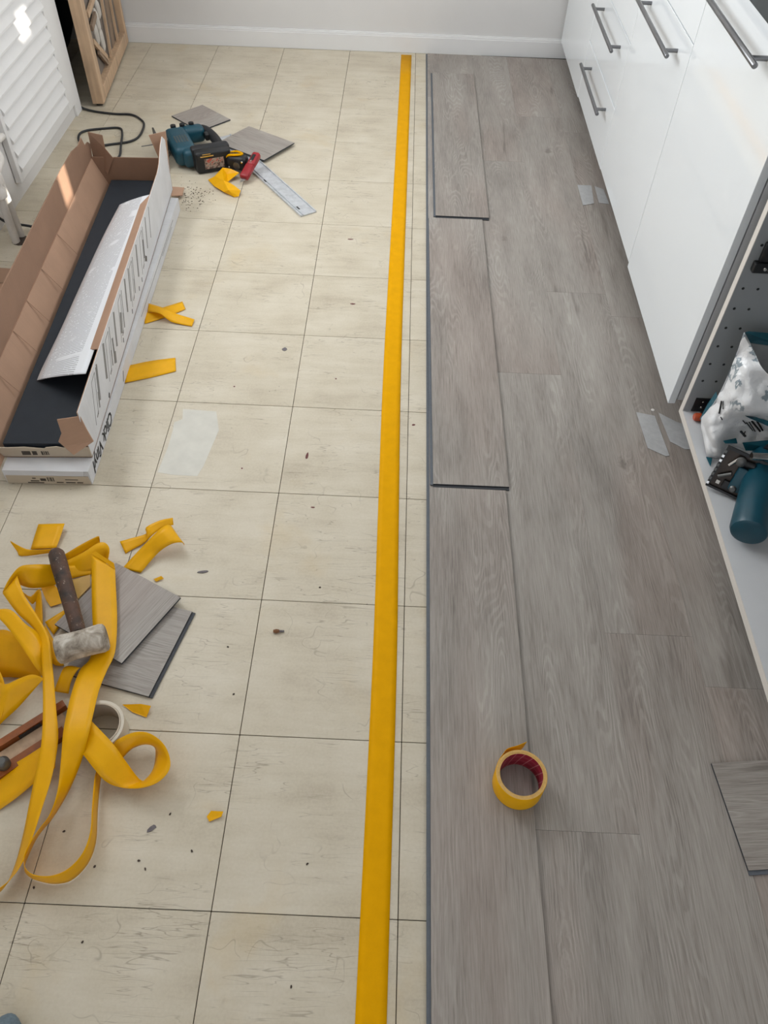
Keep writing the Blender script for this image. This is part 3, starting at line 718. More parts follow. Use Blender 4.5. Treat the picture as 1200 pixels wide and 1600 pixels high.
# left wall leans out, its flap stands up
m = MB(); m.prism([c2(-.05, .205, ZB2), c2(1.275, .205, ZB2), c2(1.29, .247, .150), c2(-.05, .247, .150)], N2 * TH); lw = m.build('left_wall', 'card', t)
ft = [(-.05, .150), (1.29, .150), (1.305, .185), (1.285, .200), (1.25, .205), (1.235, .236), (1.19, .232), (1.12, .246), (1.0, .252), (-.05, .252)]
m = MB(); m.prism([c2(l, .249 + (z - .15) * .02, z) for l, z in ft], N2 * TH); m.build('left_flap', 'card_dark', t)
for lc in (.18, .34, .47, .62, .80):
    m = MB(); a = c2(lc, .2045, .0875); b = c2(lc + .004, .2465, .1505); m.prism([a, a + D2 * .0025, b + D2 * .0025, b], -N2 * .0006); m.build('crease', 'card_dark', lw)
# far end
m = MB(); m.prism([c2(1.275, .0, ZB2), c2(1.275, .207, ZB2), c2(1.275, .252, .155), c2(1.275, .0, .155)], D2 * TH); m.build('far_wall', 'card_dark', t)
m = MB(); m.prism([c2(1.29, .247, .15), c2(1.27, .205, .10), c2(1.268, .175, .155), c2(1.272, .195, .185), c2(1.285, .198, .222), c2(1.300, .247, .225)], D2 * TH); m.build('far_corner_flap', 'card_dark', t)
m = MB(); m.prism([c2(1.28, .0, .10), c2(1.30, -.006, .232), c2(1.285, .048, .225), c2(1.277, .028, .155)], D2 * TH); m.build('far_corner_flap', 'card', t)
# torn near end: low lip, and a brown corner flap bent across from the right wall
lipt = [(.0, .06), (.0, .078), (.06, .076), (.075, .080), (.10, .077), (.105, .073), (.15, .078), (.19, .076), (.235, .078), (.235, ZB2), (.0, ZB2)]
m = MB(); m.prism([c2(0, w, z) for w, z in lipt], D2 * TH); nl = m.build('near_lip', 'card_end', t)
for (a, b) in ((.098, .100), (.102, .105), (.107, .109), (.111, .115), (.125, .136), (.140, .160)):
    m = MB(); m.prism([c2(-.0006, a, .054), c2(-.0006, b, .054), c2(-.0006, b, .066), c2(-.0006, a, .066)], D2 * .0006); m.build('printed_mark', 'inkbrown', nl)
fpx = [(89, 656, .020), (125, 651, .012), (135, 671, -.004), (146, 690, -.020), (115, 711, -.030), (99, 697, -.012), (91, 690, -.006), (96, 677, .004)]
m = MB(); m.prism([atY(u, v, O2.y + dl) for u, v, dl in fpx], (0, .0025, 0)); m.build('near_corner_flap', 'card', t)
# planks lying face down inside: one thing each, the top one shows
for k in range(4):
    z = ZB2 + TH + .0005 + k * .0088
    m = MB(); m.prism([c2(.008, .006 if k < 3 else .008, z), c2(1.262, .006, z), c2(1.262, .196, z), c2(.008, .199, z)], (0, 0, .0085)); 
    o = m.build('packed_plank', 'plank_back')
    tag(o, ['lowest', 'second lowest', 'third lowest', 'topmost'][k] + (' dark-backed plank packed in the open carton' if k < 3 else ' dark-backed plank, its whole back showing in the open carton'), 'plank', 'planks packed in the open carton')
# printed sheet
zt = ZB2 + TH + .0005 + 4 * .0088 + .001
Ls = [(187, 320, zt + .012), (160, 372, zt + .004), (125, 448, zt + .003), (95, 515, zt + .003), (66, 575, zt + .004), (58, 594, zt + .002)]
Rs = [(235, 304, .178), (221, 345, .172), (196, 412, .169), (170, 485, .168), (147, 548, .168), (134, 584, .168)]
o = ribbon('instruction_sheet', Ls, Rs, 'paper', across=8, bow=.003, thick=.0012); tag(o, 'white printed sheet lying on the dark planks in the carton', 'paper')
# brown sheet beside the carton and the little tab
m = MB(); m.prism([at(-60, 414, .002), at(28, 422, .002), at(8, 470, .002), at(-20, 530, .002), at(-110, 530, .002)], (0, 0, .003)); cs = tag(m.build('cardboard_sheet', 'card'), 'brown cardboard sheet on the floor left of the open carton', 'cardboard')
m = MB(); m.prism([at(-60, 441, .0052), at(22, 441, .0052), at(21, 443, .0052), at(-60, 443, .0052)], (0, 0, .0004)); m.build('crease', 'card_dark', cs)
scrap('cardboard_tab', [(268, 293, .02), (288, 294, .012), (285, 306, .010), (268, 307, .018)], 'card', 'small brown cardboard tab poking out beside the far end of the carton', 'cardboard', th=.003)

# ------------------------------------------------------------------ loose planks and offcuts
def loose(cx, cy, w, l, z, rot, label, **k):
    o = plank('vinyl_plank', cx, cy, w, l, z, rot, None, **k); return tag(o, label, 'plank')
ZP = 0.0058
def rect(p, q, r):  # from three corners: p-q is the width edge, q-r the length edge
    c = (p + r) / 2; l = (r - q).length; w = (q - p).length; d = (q - r).normalized()
    return c.x, c.y, w, l, math.atan2(-d.x, d.y)
loose(.7785, 2.815, .183, 1.225, ZP + .0008, .0035, 'loose grey plank nearest the back wall, resting on the laid floor', h=.0062)
loose(.7605, 1.572, .183, 1.232, ZP + .0008, .006, 'loose grey plank in the middle of the row of three', h=.0062)
loose(.7545, .332, .183, 1.225, ZP + .0008, -.001, 'loose grey plank nearest the viewer, under the yellow tape roll', h=.0062)
cx, cy, w, l, r_ = rect(at(180, 880, .017), at(283, 932, .017), at(191, 1035, .017))
loose(cx, cy, w, l, .0118, r_, 'square grey offcut on top, partly under the mallet', lx=False, ly=False)
a = at(300, 955, .007); b = at(232, 1088, .007); dd = (b - a).normalized(); pn = Vector((dd.y, -dd.x, 0)); 
if pn.x > 0: pn = -pn
cc = (a + b) / 2 + pn * .0915
loose(cc.x, cc.y, (a - b).length, .183, .0012, math.atan2(dd.y, dd.x) + math.pi, 'square grey offcut underneath, its grooved edge facing right', lx=False)
cx, cy, w, l, r_ = rect(at(318, 163, .006), at(358, 187, .006), at(358, 187, .006) + (at(270, 180, .006) - at(318, 163, .006)))
loose(cx, cy, w, l, .001, r_, 'small grey offcut behind the teal jigsaw', lx=False, ly=False)
p, q = at(460, 223, .014), at(412, 250, .014); rr = q + (at(389, 197, .014) - p)
cx, cy, w, l, r_ = rect(p, q, rr)
loose(cx, cy, w, l, .0090, r_, 'rectangular grey offcut lying across the aluminium bar', lx=False, ly=False)
p, q = at(1112, 1192, .012), at(1170, 1360, .012); ax = (p - q).normalized(); sd = Vector((ax.y, -ax.x, 0))
cc = (p + q) / 2 + sd * .16
loose(cc.x, cc.y, (p - q).length, .32, .0066, math.atan2(sd.x, -sd.y), 'grey plank piece lying crosswise at the right edge', lx=True, ly=False)

# ------------------------------------------------------------------ tape on the floor, roll, clear pieces
tp = [(3.648, .543, .591), (2.4, .540, .588), (1.44, .538, .587), (.9, .543, .592), (.465, .548, .597), (-.146, .548, .596), (-.6, .549, .598)]
o = ribbon('floor_tape', [Vector((a, y, .0008)) for y, a, b in tp], [Vector((b, y, .0008)) for y, a, b in tp], 'tape_flat', k=4, thick=.0006, px=False); tag(o, 'long straight strip of yellow tape stuck along the tiles', 'tape')

rc = at(815, 1210, .061); rx, ry = rc.x, rc.y; zr = .0132
t = thing('tape_roll', (rx, ry, zr), 'roll of yellow tape with red core standing on the grey planks', 'tape roll')
H = .048
m = MB(); ro, ri = .0455, .0405
m.lathe([(ro, .001), (ro, H - .001), (ro - .0006, H)], 'tape', 64, Matrix.Translation((rx, ry, zr)))
m.lathe([(ro - .0006, H), (ri, H)], 'tape_side', 64, Matrix.Translation((rx, ry, zr)))
m.lathe([(ro, .001), (ri, .0005)], 'tape_side', 64, Matrix.Translation((rx, ry, zr)))
for f in list(m.bm.faces):
    if len(f.verts) > 4: m.bm.faces.remove(f)
m.build('tape_layers', None, t, (rx, ry, zr))
m = MB(); m.lathe([(ri - .0001, 0), (ri - .0001, H - .0005), (ri - .0024, H - .0005)], 'tape_side', 64, Matrix.Translation((rx, ry, zr)))
m.lathe([(ri - .0024, H - .0006), (ri - .0024, 0), (ri - .0001, 0)], 'core_red', 64, Matrix.Translation((rx, ry, zr)))
for f in list(m.bm.faces):
    if len(f.verts) > 4: m.bm.faces.remove(f)
m.build('core', None, t, (rx, ry, zr))
L_ = [Vector((rx + ro * math.cos(math.radians(q_)), ry + ro * math.sin(math.radians(q_)), zr + H - .001)) for q_ in (165, 148)] + [Vector((rx + (ro + .002) * math.cos(2.27), ry + (ro + .002) * math.sin(2.27), zr + H - .002)), Vector((rx + (ro + .007) * math.cos(1.98), ry + (ro + .007) * math.sin(1.98), zr + H - .004)), at(808, 1165, .052), at(823, 1159, .046)]
R_ = [Vector((p.x, p.y, zr + .012)) for p in L_[:4]] + [L_[4] + Vector((.002, -.004, -.022)), L_[5] + Vector((-.006, -.007, -.012))]
ribbon('loose_end', L_, R_, 'tape', k=5, px=False, parent=t)

zc = PH + .0012
scrap('clear_tape', [(902, 289, zc), (924, 290, zc), (928, 318, zc), (911, 321, zc)], 'clear', 'whitish tape piece on the far planks, left one of the pair by the cabinets', 'tape')
scrap('clear_tape', [(929, 291, zc), (943, 296, zc), (952, 319, zc), (936, 317, zc)], 'clear', 'whitish tape piece partly hidden under the white cabinet fronts', 'tape')
scrap('clear_tape', [(994, 644, zc), (1023, 650, zc), (1046, 712, zc), (1040, 713, zc), (1012, 700, zc)], 'clear', 'long whitish tape piece below the corner of the white door, left one of two', 'tape')
scrap('clear_tape', [(1029, 645, zc), (1058, 660, zc), (1066, 662, zc), (1081, 702, zc), (1070, 702, zc), (1047, 690, zc)], 'clear', 'whitish tape piece touching the edge of the open cupboard', 'tape')
m = MB(); m.lathe([(.0001, .007), (.004, .0068), (.005, .0058), (.0001, .0056)], seg=12, mtx=Matrix.Translation(at(1019, 643, .0) * 1)); tag(m.build('white_button', 'valve'), 'tiny white round stud on the planks by the clear tape', 'stud')

# ------------------------------------------------------------------ yellow tape scraps on the tiles
def rib(label, L, R, **k):
    o = ribbon('tape_strip', L, R, **k); return tag(o, label, 'tape')
rib('short flat yellow tape strip beside the white carton', [(198, 572, .004), (235, 564, .002), (274, 559, .002)], [(195, 598, .004), (235, 590, .002), (275, 580, .002)])
rib('yellow tape strip twisted across another near the carton', [(232, 474, .012), (255, 481, .020), (275, 490, .016), (304, 499, .006)], [(230, 487, .004), (250, 490, .022), (268, 503, .006), (300, 510, .002)])
rib('flat yellow tape strip lying under the twisted one', [(226, 489, .004), (256, 480, .006), (285, 471, .004)], [(226, 506, .002), (258, 496, .003), (290, 483, .002)])
rib('crumpled arched yellow tape strip right of the mallet', [(191, 888, .004), (215, 862, .018), (240, 836, .038), (252, 825, .044), (262, 820, .040), (268, 822, .030)], [(220, 895, .003), (245, 866, .014), (262, 853, .030), (275, 848, .034), (286, 848, .028), (288, 852, .018)])
rib('folded yellow tape strip behind the arched one', [(187, 846, .006), (205, 841, .010), (228, 834, .012), (228, 824, .030), (250, 813, .034), (270, 809, .030)], [(196, 865, .002), (208, 858, .003), (226, 848, .006), (236, 838, .024), (252, 826, .026), (271, 820, .022)], k=3)
scrap('tape_scrap', [(191, 1101, .002), (220, 1100, .010), (236, 1103, .010), (229, 1121, .002), (207, 1113, .002)], 'tape', 'small folded yellow scrap beside the clear tape roll')
scrap('tape_scrap', [(323, 1276, .002), (330, 1267, .004), (349, 1268, .005), (346, 1276, .004), (327, 1284, .002)], 'tape', 'little torn yellow scrap alone in the middle of a tile')
scrap('tape_scrap', [(240, 905, .003), (252, 900, .006), (256, 904, .003), (244, 909, .002)], 'tape', 'tiny yellow scrap at the far edge of the mallet offcut')
# crumpled piece near the tape measure
cp = [(325, 281, .002), (335, 276, .018), (348, 262, .022), (361, 264, .026), (374, 270, .020), (356, 284, .006), (366, 290, .024), (376, 298, .018), (373, 307, .004), (366, 308, .001), (350, 300, .008), (335, 291, .006)]
m = MB(); vs = [at(*p) for p in cp] + [at(349, 282, .030), at(357, 297, .022), at(354, 272, .012)]
m.add(vs, [(0, 1, 12), (1, 2, 12), (2, 3, 14), (3, 4, 14), (4, 5, 14), (5, 12, 14), (12, 2, 14), (5, 6, 12), (6, 13, 12), (6, 7, 13), (7, 8, 13), (8, 9, 13), (9, 10, 13), (10, 12, 13), (10, 11, 12), (11, 0, 12)])
o = m.build('tape_scrap', 'tape'); md = o.modifiers.new('thickness', 'SOLIDIFY'); md.thickness = .0008; tag(o, 'crumpled yellow tape lump in front of the tape measure', 'tape')

# ------------------------------------------------------------------ tangle around the mallet
rib('long yellow tape strip passing under the mallet head and curling into a narrow loop',
    [(143, 868, .040), (143, 910, .034), (144, 960, .030), (146, 1000, .030), (140, 1030, .032), (125, 1047, .036), (112, 1082, .054), (103, 1120, .068), (98, 1150, .070), (95, 1190, .060), (90, 1235, .052), (78, 1272, .050), (60, 1297, .050), (44, 1322, .048), (37, 1343, .046), (42, 1360, .046), (58, 1368, .046), (82, 1368, .046), (107, 1357, .046), (129, 1333, .046), (141, 1300, .046), (144, 1260, .048), (148, 1215, .034), (156, 1190, .026)],
    [(180, 888, .036), (181, 915, .030), (183, 960, .028), (182, 1000, .028), (178, 1025, .030), (167, 1048, .034), (155, 1078, .050), (146, 1115, .064), (138, 1150, .064), (127, 1190, .040), (108, 1235, .022), (84, 1276, .012), (60, 1306, .008), (45, 1336, .002), (38, 1358, .002), (46, 1370, .002), (62, 1377, .002), (86, 1381, .002), (112, 1375, .002), (137, 1350, .002), (150, 1315, .002), (153, 1262, .004), (158, 1215, .004), (166, 1190, .004)], k=5)
scrap('tape_fold', [(143, 865, .042), (150, 862, .046), (178, 880, .044), (180, 889, .038)], 'tape', 'folded-over top end of the long tape strip beside the mallet handle')
rib('yellow tape strip looping in a wide ring right of the clear tape roll',
    [(112, 1085, .034), (126, 1102, .044), (140, 1123, .056), (175, 1160, .052), (197, 1190, .032), (222, 1220, .004), (238, 1204, .004), (243, 1182, .006), (241, 1167, .010), (228, 1163, .014), (208, 1169, .016), (193, 1183, .016), (182, 1200, .010)],
    [(100, 1135, .034), (112, 1155, .042), (127, 1175, .048), (150, 1205, .044), (168, 1223, .028), (192, 1231, .018), (222, 1231, .036), (250, 1220, .044), (266, 1197, .048), (258, 1166, .050), (234, 1146, .050), (206, 1145, .046), (170, 1163, .040)], k=5)
rib('long yellow tape strip running down the left side to the bottom corner',
    [(4, 927, .060), (26, 957, .052), (52, 982, .046), (62, 1005, .044), (66, 1050, .046), (67, 1110, .052), (64, 1165, .056), (54, 1215, .046), (44, 1265, .034), (36, 1305, .020), (24, 1350, .012), (8, 1385, .008), (-16, 1408, .004)],
    [(27, 900, .066), (38, 930, .062), (58, 962, .054), (76, 996, .050), (83, 1050, .048), (88, 1110, .050), (91, 1155, .054), (82, 1210, .050), (66, 1262, .046), (52, 1305, .044), (36, 1346, .040), (16, 1374, .038), (-12, 1396, .036)], k=5)
rib('broad yellow tape curl left of the mallet handle',
    [(4, 925, .058), (14, 905, .070), (30, 886, .076), (50, 882, .066), (80, 882, .040), (110, 884, .020), (142, 880, .012)],
    [(20, 935, .030), (27, 912, .034), (34, 915, .036), (52, 919, .030), (82, 915, .016), (110, 904, .008), (142, 898, .006)], k=5)
rib('arched yellow tape band at the left edge above the wooden bars',
    [(-40, 948, .060), (-10, 952, .080), (17, 953, .086), (40, 975, .072), (58, 988, .056), (68, 1010, .040)],
    [(-40, 985, .058), (-10, 966, .074), (4, 972, .080), (30, 1005, .064), (50, 1035, .048), (68, 1060, .030)], k=5)
rib('shaded yellow tape band hanging inside the arched one',
    [(-6, 985, .060), (12, 985, .050), (38, 1002, .044), (64, 1040, .028)],
    [(-6, 1060, .012), (12, 1058, .010), (38, 1060, .008), (64, 1064, .006)], k=4)
rib('pointed yellow tape strip at the left edge below the arched band',
    [(-10, 1060, .030), (8, 1069, .052), (30, 1060, .056), (50, 1054, .056), (67, 1059, .050)],
    [(-14, 1150, .006), (2, 1130, .012), (26, 1108, .018), (46, 1086, .028), (67, 1062, .048)], k=4)
rib('crumpled yellow tape strip at the far left edge',
    [(-30, 1010, .040), (-8, 1035, .046), (8, 1072, .040), (5, 1110, .026)],
    [(-34, 1070, .010), (-18, 1085, .014), (-4, 1110, .012), (-6, 1150, .006)], k=4)
rib('straight yellow tape band crossing to the lower left edge',
    [(-40, 1228, .006), (0, 1205, .010), (35, 1186, .018), (63, 1168, .026), (90, 1152, .030)],
    [(-40, 1292, .002), (0, 1265, .004), (28, 1245, .010), (52, 1225, .014), (86, 1200, .016)], k=4)
rib('short folded yellow tape strip just below the mallet head',
    [(84, 1080, .010), (92, 1060, .026), (100, 1043, .030), (112, 1040, .026)],
    [(107, 1084, .008), (112, 1062, .024), (122, 1046, .030), (128, 1044, .024)], k=4)
rib('flat yellow tape strip sticking up beyond the mallet handle',
    [(60, 819, .004), (54, 838, .003), (48, 858, .003)], [(101, 818, .014), (95, 837, .010), (88, 856, .006)], k=3)
rib('pointed yellow tape strip left of the mallet handle end',
    [(16, 845, .022), (32, 854, .014), (48, 859, .014), (82, 858, .014)], [(17, 848, .018), (27, 862, .004), (34, 869, .002), (78, 864, .002)], k=3)
rib('long thin yellow tape strip right of the mallet handle end',
    [(98, 868, .022), (128, 850, .026), (152, 838, .030), (155, 840, .030)], [(104, 878, .006), (132, 862, .010), (154, 849, .014), (156, 846, .016)], k=3)
rib('rounded yellow tape curl right of the mallet handle',
    [(104, 876, .020), (130, 863, .034), (152, 849, .042), (164, 848, .044), (171, 858, .038), (168, 878, .030)],
    [(106, 906, .004), (128, 900, .004), (146, 896, .004), (156, 890, .004), (162, 884, .004), (164, 882, .006)], k=4)
scrap('tape_scrap', [(113, 906, .010), (141, 898, .010), (141, 916, .008), (122, 936, .006)], 'tape_pale', 'pale adhesive side of tape showing right of the mallet handle')
scrap('tape_scrap', [(64, 918, .010), (84, 913, .012), (100, 930, .006), (96, 943, .004), (79, 948, .004), (72, 938, .006)], 'tape', 'small yellow scrap left of the middle of the mallet handle')
rib('narrow yellow tape strip under the left side of the mallet handle',
    [(70, 972, .006), (86, 962, .008), (102, 952, .006)], [(84, 992, .003), (94, 978, .003), (106, 962, .003)], k=3)
rib('yellow tape strip wedged between the mallet head and the left strips',
    [(70, 975, .012), (84, 1000, .010), (94, 1012, .006)], [(72, 1030, .006), (88, 1040, .006), (100, 1040, .004)], k=3)
rib('thin pale-lit yellow tape strip below the curl',
    [(36, 925, .028), (48, 932, .024), (62, 920, .020), (66, 945, .014), (67, 975, .010)], [(38, 930, .022), (50, 944, .012), (56, 940, .010), (54, 960, .006), (56, 985, .004)], k=3)

# ------------------------------------------------------------------ mallet
hc = at(127, 1004, .062); he = at(87, 862, .052); ha = at(84, 1016, .06); hb = at(170, 992, .06)
axh = (hb - ha); axh.z = 0; axh.normalize(); hc.z = .058
t = thing('mallet', (hc.x, hc.y, .03), 'scuffed mallet with white rubber head and dark worn handle', 'mallet')
zr_ = axh; xr_ = Vector((-axh.y, axh.x, 0)); yr_ = Vector((0, 0, 1))
mt = Matrix(((xr_.x, yr_.x, zr_.x, hc.x), (xr_.y, yr_.y, zr_.y, hc.y), (xr_.z, yr_.z, zr_.z, hc.z), (0, 0, 0, 1)))
m = MB(); hl = .048; m.lathe([(.0001, -hl), (.022, -hl), (.0265, -hl + .003), (.0285, -hl + .010), (.0270, -.012), (.0270, .012), (.0285, hl - .010), (.0265, hl - .003), (.022, hl), (.0001, hl)], seg=36, mtx=mt); m.build('mallet_head', 'mallet', t)
m = MB(); dv = (he - hc); ln = dv.length
m.tube([hc + dv * .10, hc + dv * .3, hc + dv * .6, hc + dv * .85, hc + dv * .97, hc + dv * 1.0], [.0145, .0150, .0162, .0172, .0166, .0125], seg=18); m.build('mallet_handle', 'handle', t)

# ------------------------------------------------------------------ clear tape roll and wooden saw under the tangle
rc2 = at(152, 1135, .040)
t = thing('clear_tape_roll', (rc2.x, rc2.y, .001), 'roll of clear packing tape half hidden under the yellow strips', 'tape roll')
m = MB(); q = Matrix.Translation((rc2.x, rc2.y, .0008)); m.lathe([(.049, .001), (.049, .045), (.0435, .045), (.0435, .001)], seg=48, mtx=q, closed=True); m.build('tape_layers', 'clear_roll', t)
m = MB(); m.lathe([(.0432, .0), (.0432, .0462), (.0405, .0462), (.0405, .0)], seg=48, mtx=q, closed=True); m.build('core', 'card_end', t)
def bar(p, q, wpx, z0, z1, name, mat, parent=None, side=None):
    a = at(*p, z0); b = at(*q, z0); ax = (b - a).normalized(); sd = Vector((-ax.y, ax.x, 0)) * wpx / 2
    m = MB(); m.prism([a - sd, b - sd, b + sd, a + sd], (0, 0, z1 - z0)); return m.build(name, mat, parent)
t = thing('wooden_rail_tool', at(40, 1150, 0), 'wooden tool with two reddish rails lying under the yellow tape', 'tool')
bar((-40, 1195), (104, 1104), .014, .001, .018, 'rail', 'saw_red', t)
bar((-40, 1240), (104, 1146), .020, .001, .016, 'rail', 'saw_red', t)
bar((-40, 1216), (104, 1124), .030, .001, .005, 'base', 'pine', t)
bar((30, 1152), (64, 1131), .010, .0055, .014, 'black_insert', 'black', t)
m = MB(); m.lathe([(.0001, -.012), (.010, -.012), (.012, -.004), (.012, .006), (.007, .012), (.0001, .012)], seg=14, mtx=Matrix.Translation(at(5, 1193, .024))); m.build('metal_knob', 'grey_metal', t)
bar((132, 1086), (146, 1094), .004, .001, .004, 'black_peg', 'black', t)

# ------------------------------------------------------------------ jigsaw
o_ = at(262, 250, 0); fr = at(244, 208, 0); F = (fr - o_); F.z = 0; F.normalize(); F = Vector((-.42, .907, 0)).normalized(); U = Vector((F.y, -F.x, 0))
jo = at(253, 249, 0)
jm = Matrix(((U.x, F.x, 0, jo.x), (U.y, F.y, 0, jo.y), (0, 0, 1, 0.0), (0, 0, 0, 1)))
t = thing('jigsaw', (jo.x, jo.y, 0), 'teal and black cordless jigsaw lying on its side', 'power tool')
def jb(a, b, mat, name, bev=.006, parent=None, seg=3):
    m = MB(jm); m.box(a, b, bev=bev, seg=seg); return m.build(name, mat, parent or t)
jb((-.004, -.085, .001), (.003, .085, .082), 'grey_metal', 'base_plate', .0025)
jb((.003, .01, .020), (.045, .060, .064), 'grey_metal', 'gear_neck', .006)
m = MB(jm); m.tube([(.0, .035, .042), (-.06, .035, .042)], [.0022, .0016], seg=6); m.build('blade', 'steel', t)
jb((.036, -.105, .008), (.118, .085, .076), 'teal', 'motor_housing', .020, seg=4)
m = MB(jm)
for k in range(5): m.box((.055 + k * .010, -.055, .0745), (.060 + k * .010, .0, .0775), bev=.001, seg=1)
m.build('vent_ribs', 'grey_metal', t)
jb((.100, .045, .014), (.185, .098, .072), 'teal', 'front_column', .018, seg=4)
m = MB(jm); m.tube(spline([(.150, .098, .046), (.188, .080, .046), (.205, .030, .044), (.210, -.030, .042), (.205, -.085, .040), (.180, -.115, .040)], 6), [.018] * 31, seg=14); m.build('grip', 'rubber', t)
jb((.176, .015, .034), (.192, .045, .058), 'black', 'trigger', .004)
jb((.062, -.130, .010), (.150, -.070, .072), 'teal', 'rear_housing', .016, seg=4)
bt = jb((.095, -.165, .001), (.225, -.110, .078), 'black', 'battery', .010)
jb((.090, -.135, .004), (.230, -.098, .082), 'rubber', 'battery_cap', .010)
m = MB(jm); m.box((.125, -.1662, .018), (.196, -.1648, .054)); m.build('label_sticker', 'sticker', bt)
m = MB(jm); m.box((.112, -.1662, .062), (.160, -.1648, .066)); m.build('label_line', 'chrome', bt)
m = MB(jm); m.box((.120, -.1662, .070), (.150, -.1648, .0725)); m.build('label_line', 'chrome', bt)
for k in range(3):
    m = MB(jm); m.lathe([(.0001, 0), (.010, 0), (.010, .016), (.0001, .018)], seg=14, mtx=Matrix.Translation((.075 + k * .034, .088, .062))); m.build('knob', 'rubber', t)

# aluminium bar
n_, f_ = at(482, 334, .004), at(349, 213, .004); ax = (f_ - n_).normalized(); sd = Vector((-ax.y, ax.x, 0)).normalized()
t = thing('aluminium_bar', ((n_ + f_) / 2).xy.to_3d(), 'aluminium straightedge bar running out from under the offcut', 'straightedge')
def ab(w0, w1, z0, z1, nm, mat, l0=0.0, l1=1.0):
    a = n_.lerp(f_, l0); b = n_.lerp(f_, l1); m = MB(); m.prism([Vector((p.x, p.y, z0)) for p in (a + sd * w0, b + sd * w0, b + sd * w1, a + sd * w1)], (0, 0, z1 - z0)); return m.build(nm, mat, t)
ab(-.031, .031, .001, .0045, 'strip', 'alu'); ab(-.031, -.027, .0045, .0078, 'ridge', 'alu'); ab(.018, .022, .0045, .0078, 'ridge', 'alu'); ab(.027, .031, .0045, .0070, 'ridge', 'alu')
ab(.010, .016, .0046, .0054, 'slot', 'black', .06, .09); ab(.023, .026, .0046, .0078, 'clip', 'black', .40, .42)

# tape measure
tc = at(374, 268, .0); tm = Matrix.Translation(tc) @ Matrix.Rotation(math.radians(-12), 4, 'Z')
t = thing('tape_measure', tc, 'black tape measure with yellow trim beside the jigsaw battery', 'tape measure')
m = MB(tm); m.box((-.040, -.022, .0085), (.036, .024, .062), bev=.016, seg=4); m.build('case', 'black', t)
m = MB(tm); m.tube(spline([(-.040, -.004, .050), (-.026, -.014, .063), (-.004, -.012, .066), (.014, .002, .064), (.010, .018, .060), (-.012, .022, .062), (-.034, .014, .058), (-.040, -.004, .050)], 5), .004, seg=8); m.build('yellow_trim', 'tape_flat', t)
m = MB(tm); m.lathe([(.0001, 0), (.013, 0), (.013, .003), (.0001, .004)], seg=18, mtx=Matrix.Translation((.002, -.0225, .032)) @ Matrix.Rotation(math.radians(90), 4, 'X')); m.build('emblem', 'grey_metal', t)
for dx, dz in ((-.028, .022), (.022, .046)):
    m = MB(tm); m.lathe([(.0001, 0), (.004, 0), (.003, .002), (.0001, .002)], seg=10, mtx=Matrix.Translation((dx, -.0215, dz)) @ Matrix.Rotation(math.radians(90), 4, 'X')); m.build('screw', 'chrome', t)
# red utility knife leaning on the measure
k0, k1 = at(381, 279, .018), at(402, 242, .052); axk = (k1 - k0).normalized(); sdk = axk.cross(Vector((0, 0, 1))).normalized(); upk = sdk.cross(axk)
km = Matrix(((axk.x, sdk.x, upk.x, k0.x), (axk.y, sdk.y, upk.y, k0.y), (axk.z, sdk.z, upk.z, k0.z), (0, 0, 0, 1)))
t = thing('utility_knife', (k0.x, k0.y, .0), 'red utility knife leaning on the tape measure', 'knife')
kl = (k1 - k0).length
m = MB(km); m.box((0, -.017, -.010), (kl * .55, .015, .013), bev=.007, seg=3); m.box((kl * .48, -.014, -.009), (kl, .016, .016), bev=.008, seg=3); m.build('body', 'red', t)
m = MB(km); m.box((kl * .62, -.006, .015), (kl * .86, .006, .0175), bev=.001); m.build('slider', 'black', t)
m = MB(km); m.prism([(-.022, -.006, 0), (.004, -.009, 0), (.004, .009, 0), (-.008, .009, 0)], (0, 0, .0012)); m.build('blade', 'chrome', t)
m = MB(km); m.lathe([(.0001, .014), (.004, .014), (.003, .0172), (.0001, .0175)], seg=10, mtx=Matrix.Translation((kl * .58, .0, 0))); m.build('screw', 'chrome', t)

# ------------------------------------------------------------------ things in the open cupboard
ZC = ZB + .018
grid = [[(1163, 519, .40), (1178, 548, .375), (1192, 576, .355), (1212, 592, .345), (1240, 596, .34)],
        [(1140, 580, .31), (1160, 584, .33), (1186, 594, .33), (1210, 606, .32), (1240, 612, .32)],
        [(1120, 622, .24), (1148, 626, .28), (1180, 638, .28), (1208, 646, .27), (1240, 650, .27)],
        [(1104, 644, .19), (1130, 650, .23), (1165, 656, .22), (1205, 664, .21), (1240, 668, .21)],
        [(1095, 657, .158), (1120, 666, .20), (1158, 672, .17), (1200, 684, .18), (1240, 690, .18)],
        [(1099, 684, .13), (1118, 690, .17), (1150, 690, .15), (1200, 704, .15), (1240, 708, .15)],
        [(1104, 712, ZC + .001), (1122, 716, ZC + .001), (1148, 712, ZC + .001), (1200, 722, ZC + .001), (1240, 724, ZC + .001)]]
P = [[at(*p) for p in row] for row in grid]
rows = [spline(r_, 12) for r_ in P]
cols = [spline([rows[i][j] for i in range(len(rows))], 9) for j in range(len(rows[0]))]
nr, nc = len(cols[0]), len(cols)
t = thing('plastic_bag', at(1150, 690, ZC), 'white and teal printed plastic bag standing in the open cupboard', 'bag')
vs = []
for i in range(nr):
    for j in range(nc):
        p = cols[j][i].copy(); k = (abs(mnoise.noise(p * 14)) - .25) * .034 + (abs(mnoise.noise(p * 30 + Vector((3, 1, 7)))) - .2) * .014
        e = 1 if 0 < i < nr - 2 and 0 < j else 0
        d = (CAM - p).normalized(); p += d * k * e; p.z = max(p.z, ZC + .001); vs.append(p)
m = MB(); fc = [(i * nc + j, i * nc + j + 1, (i + 1) * nc + j + 1, (i + 1) * nc + j) for i in range(nr - 1) for j in range(nc - 1)]
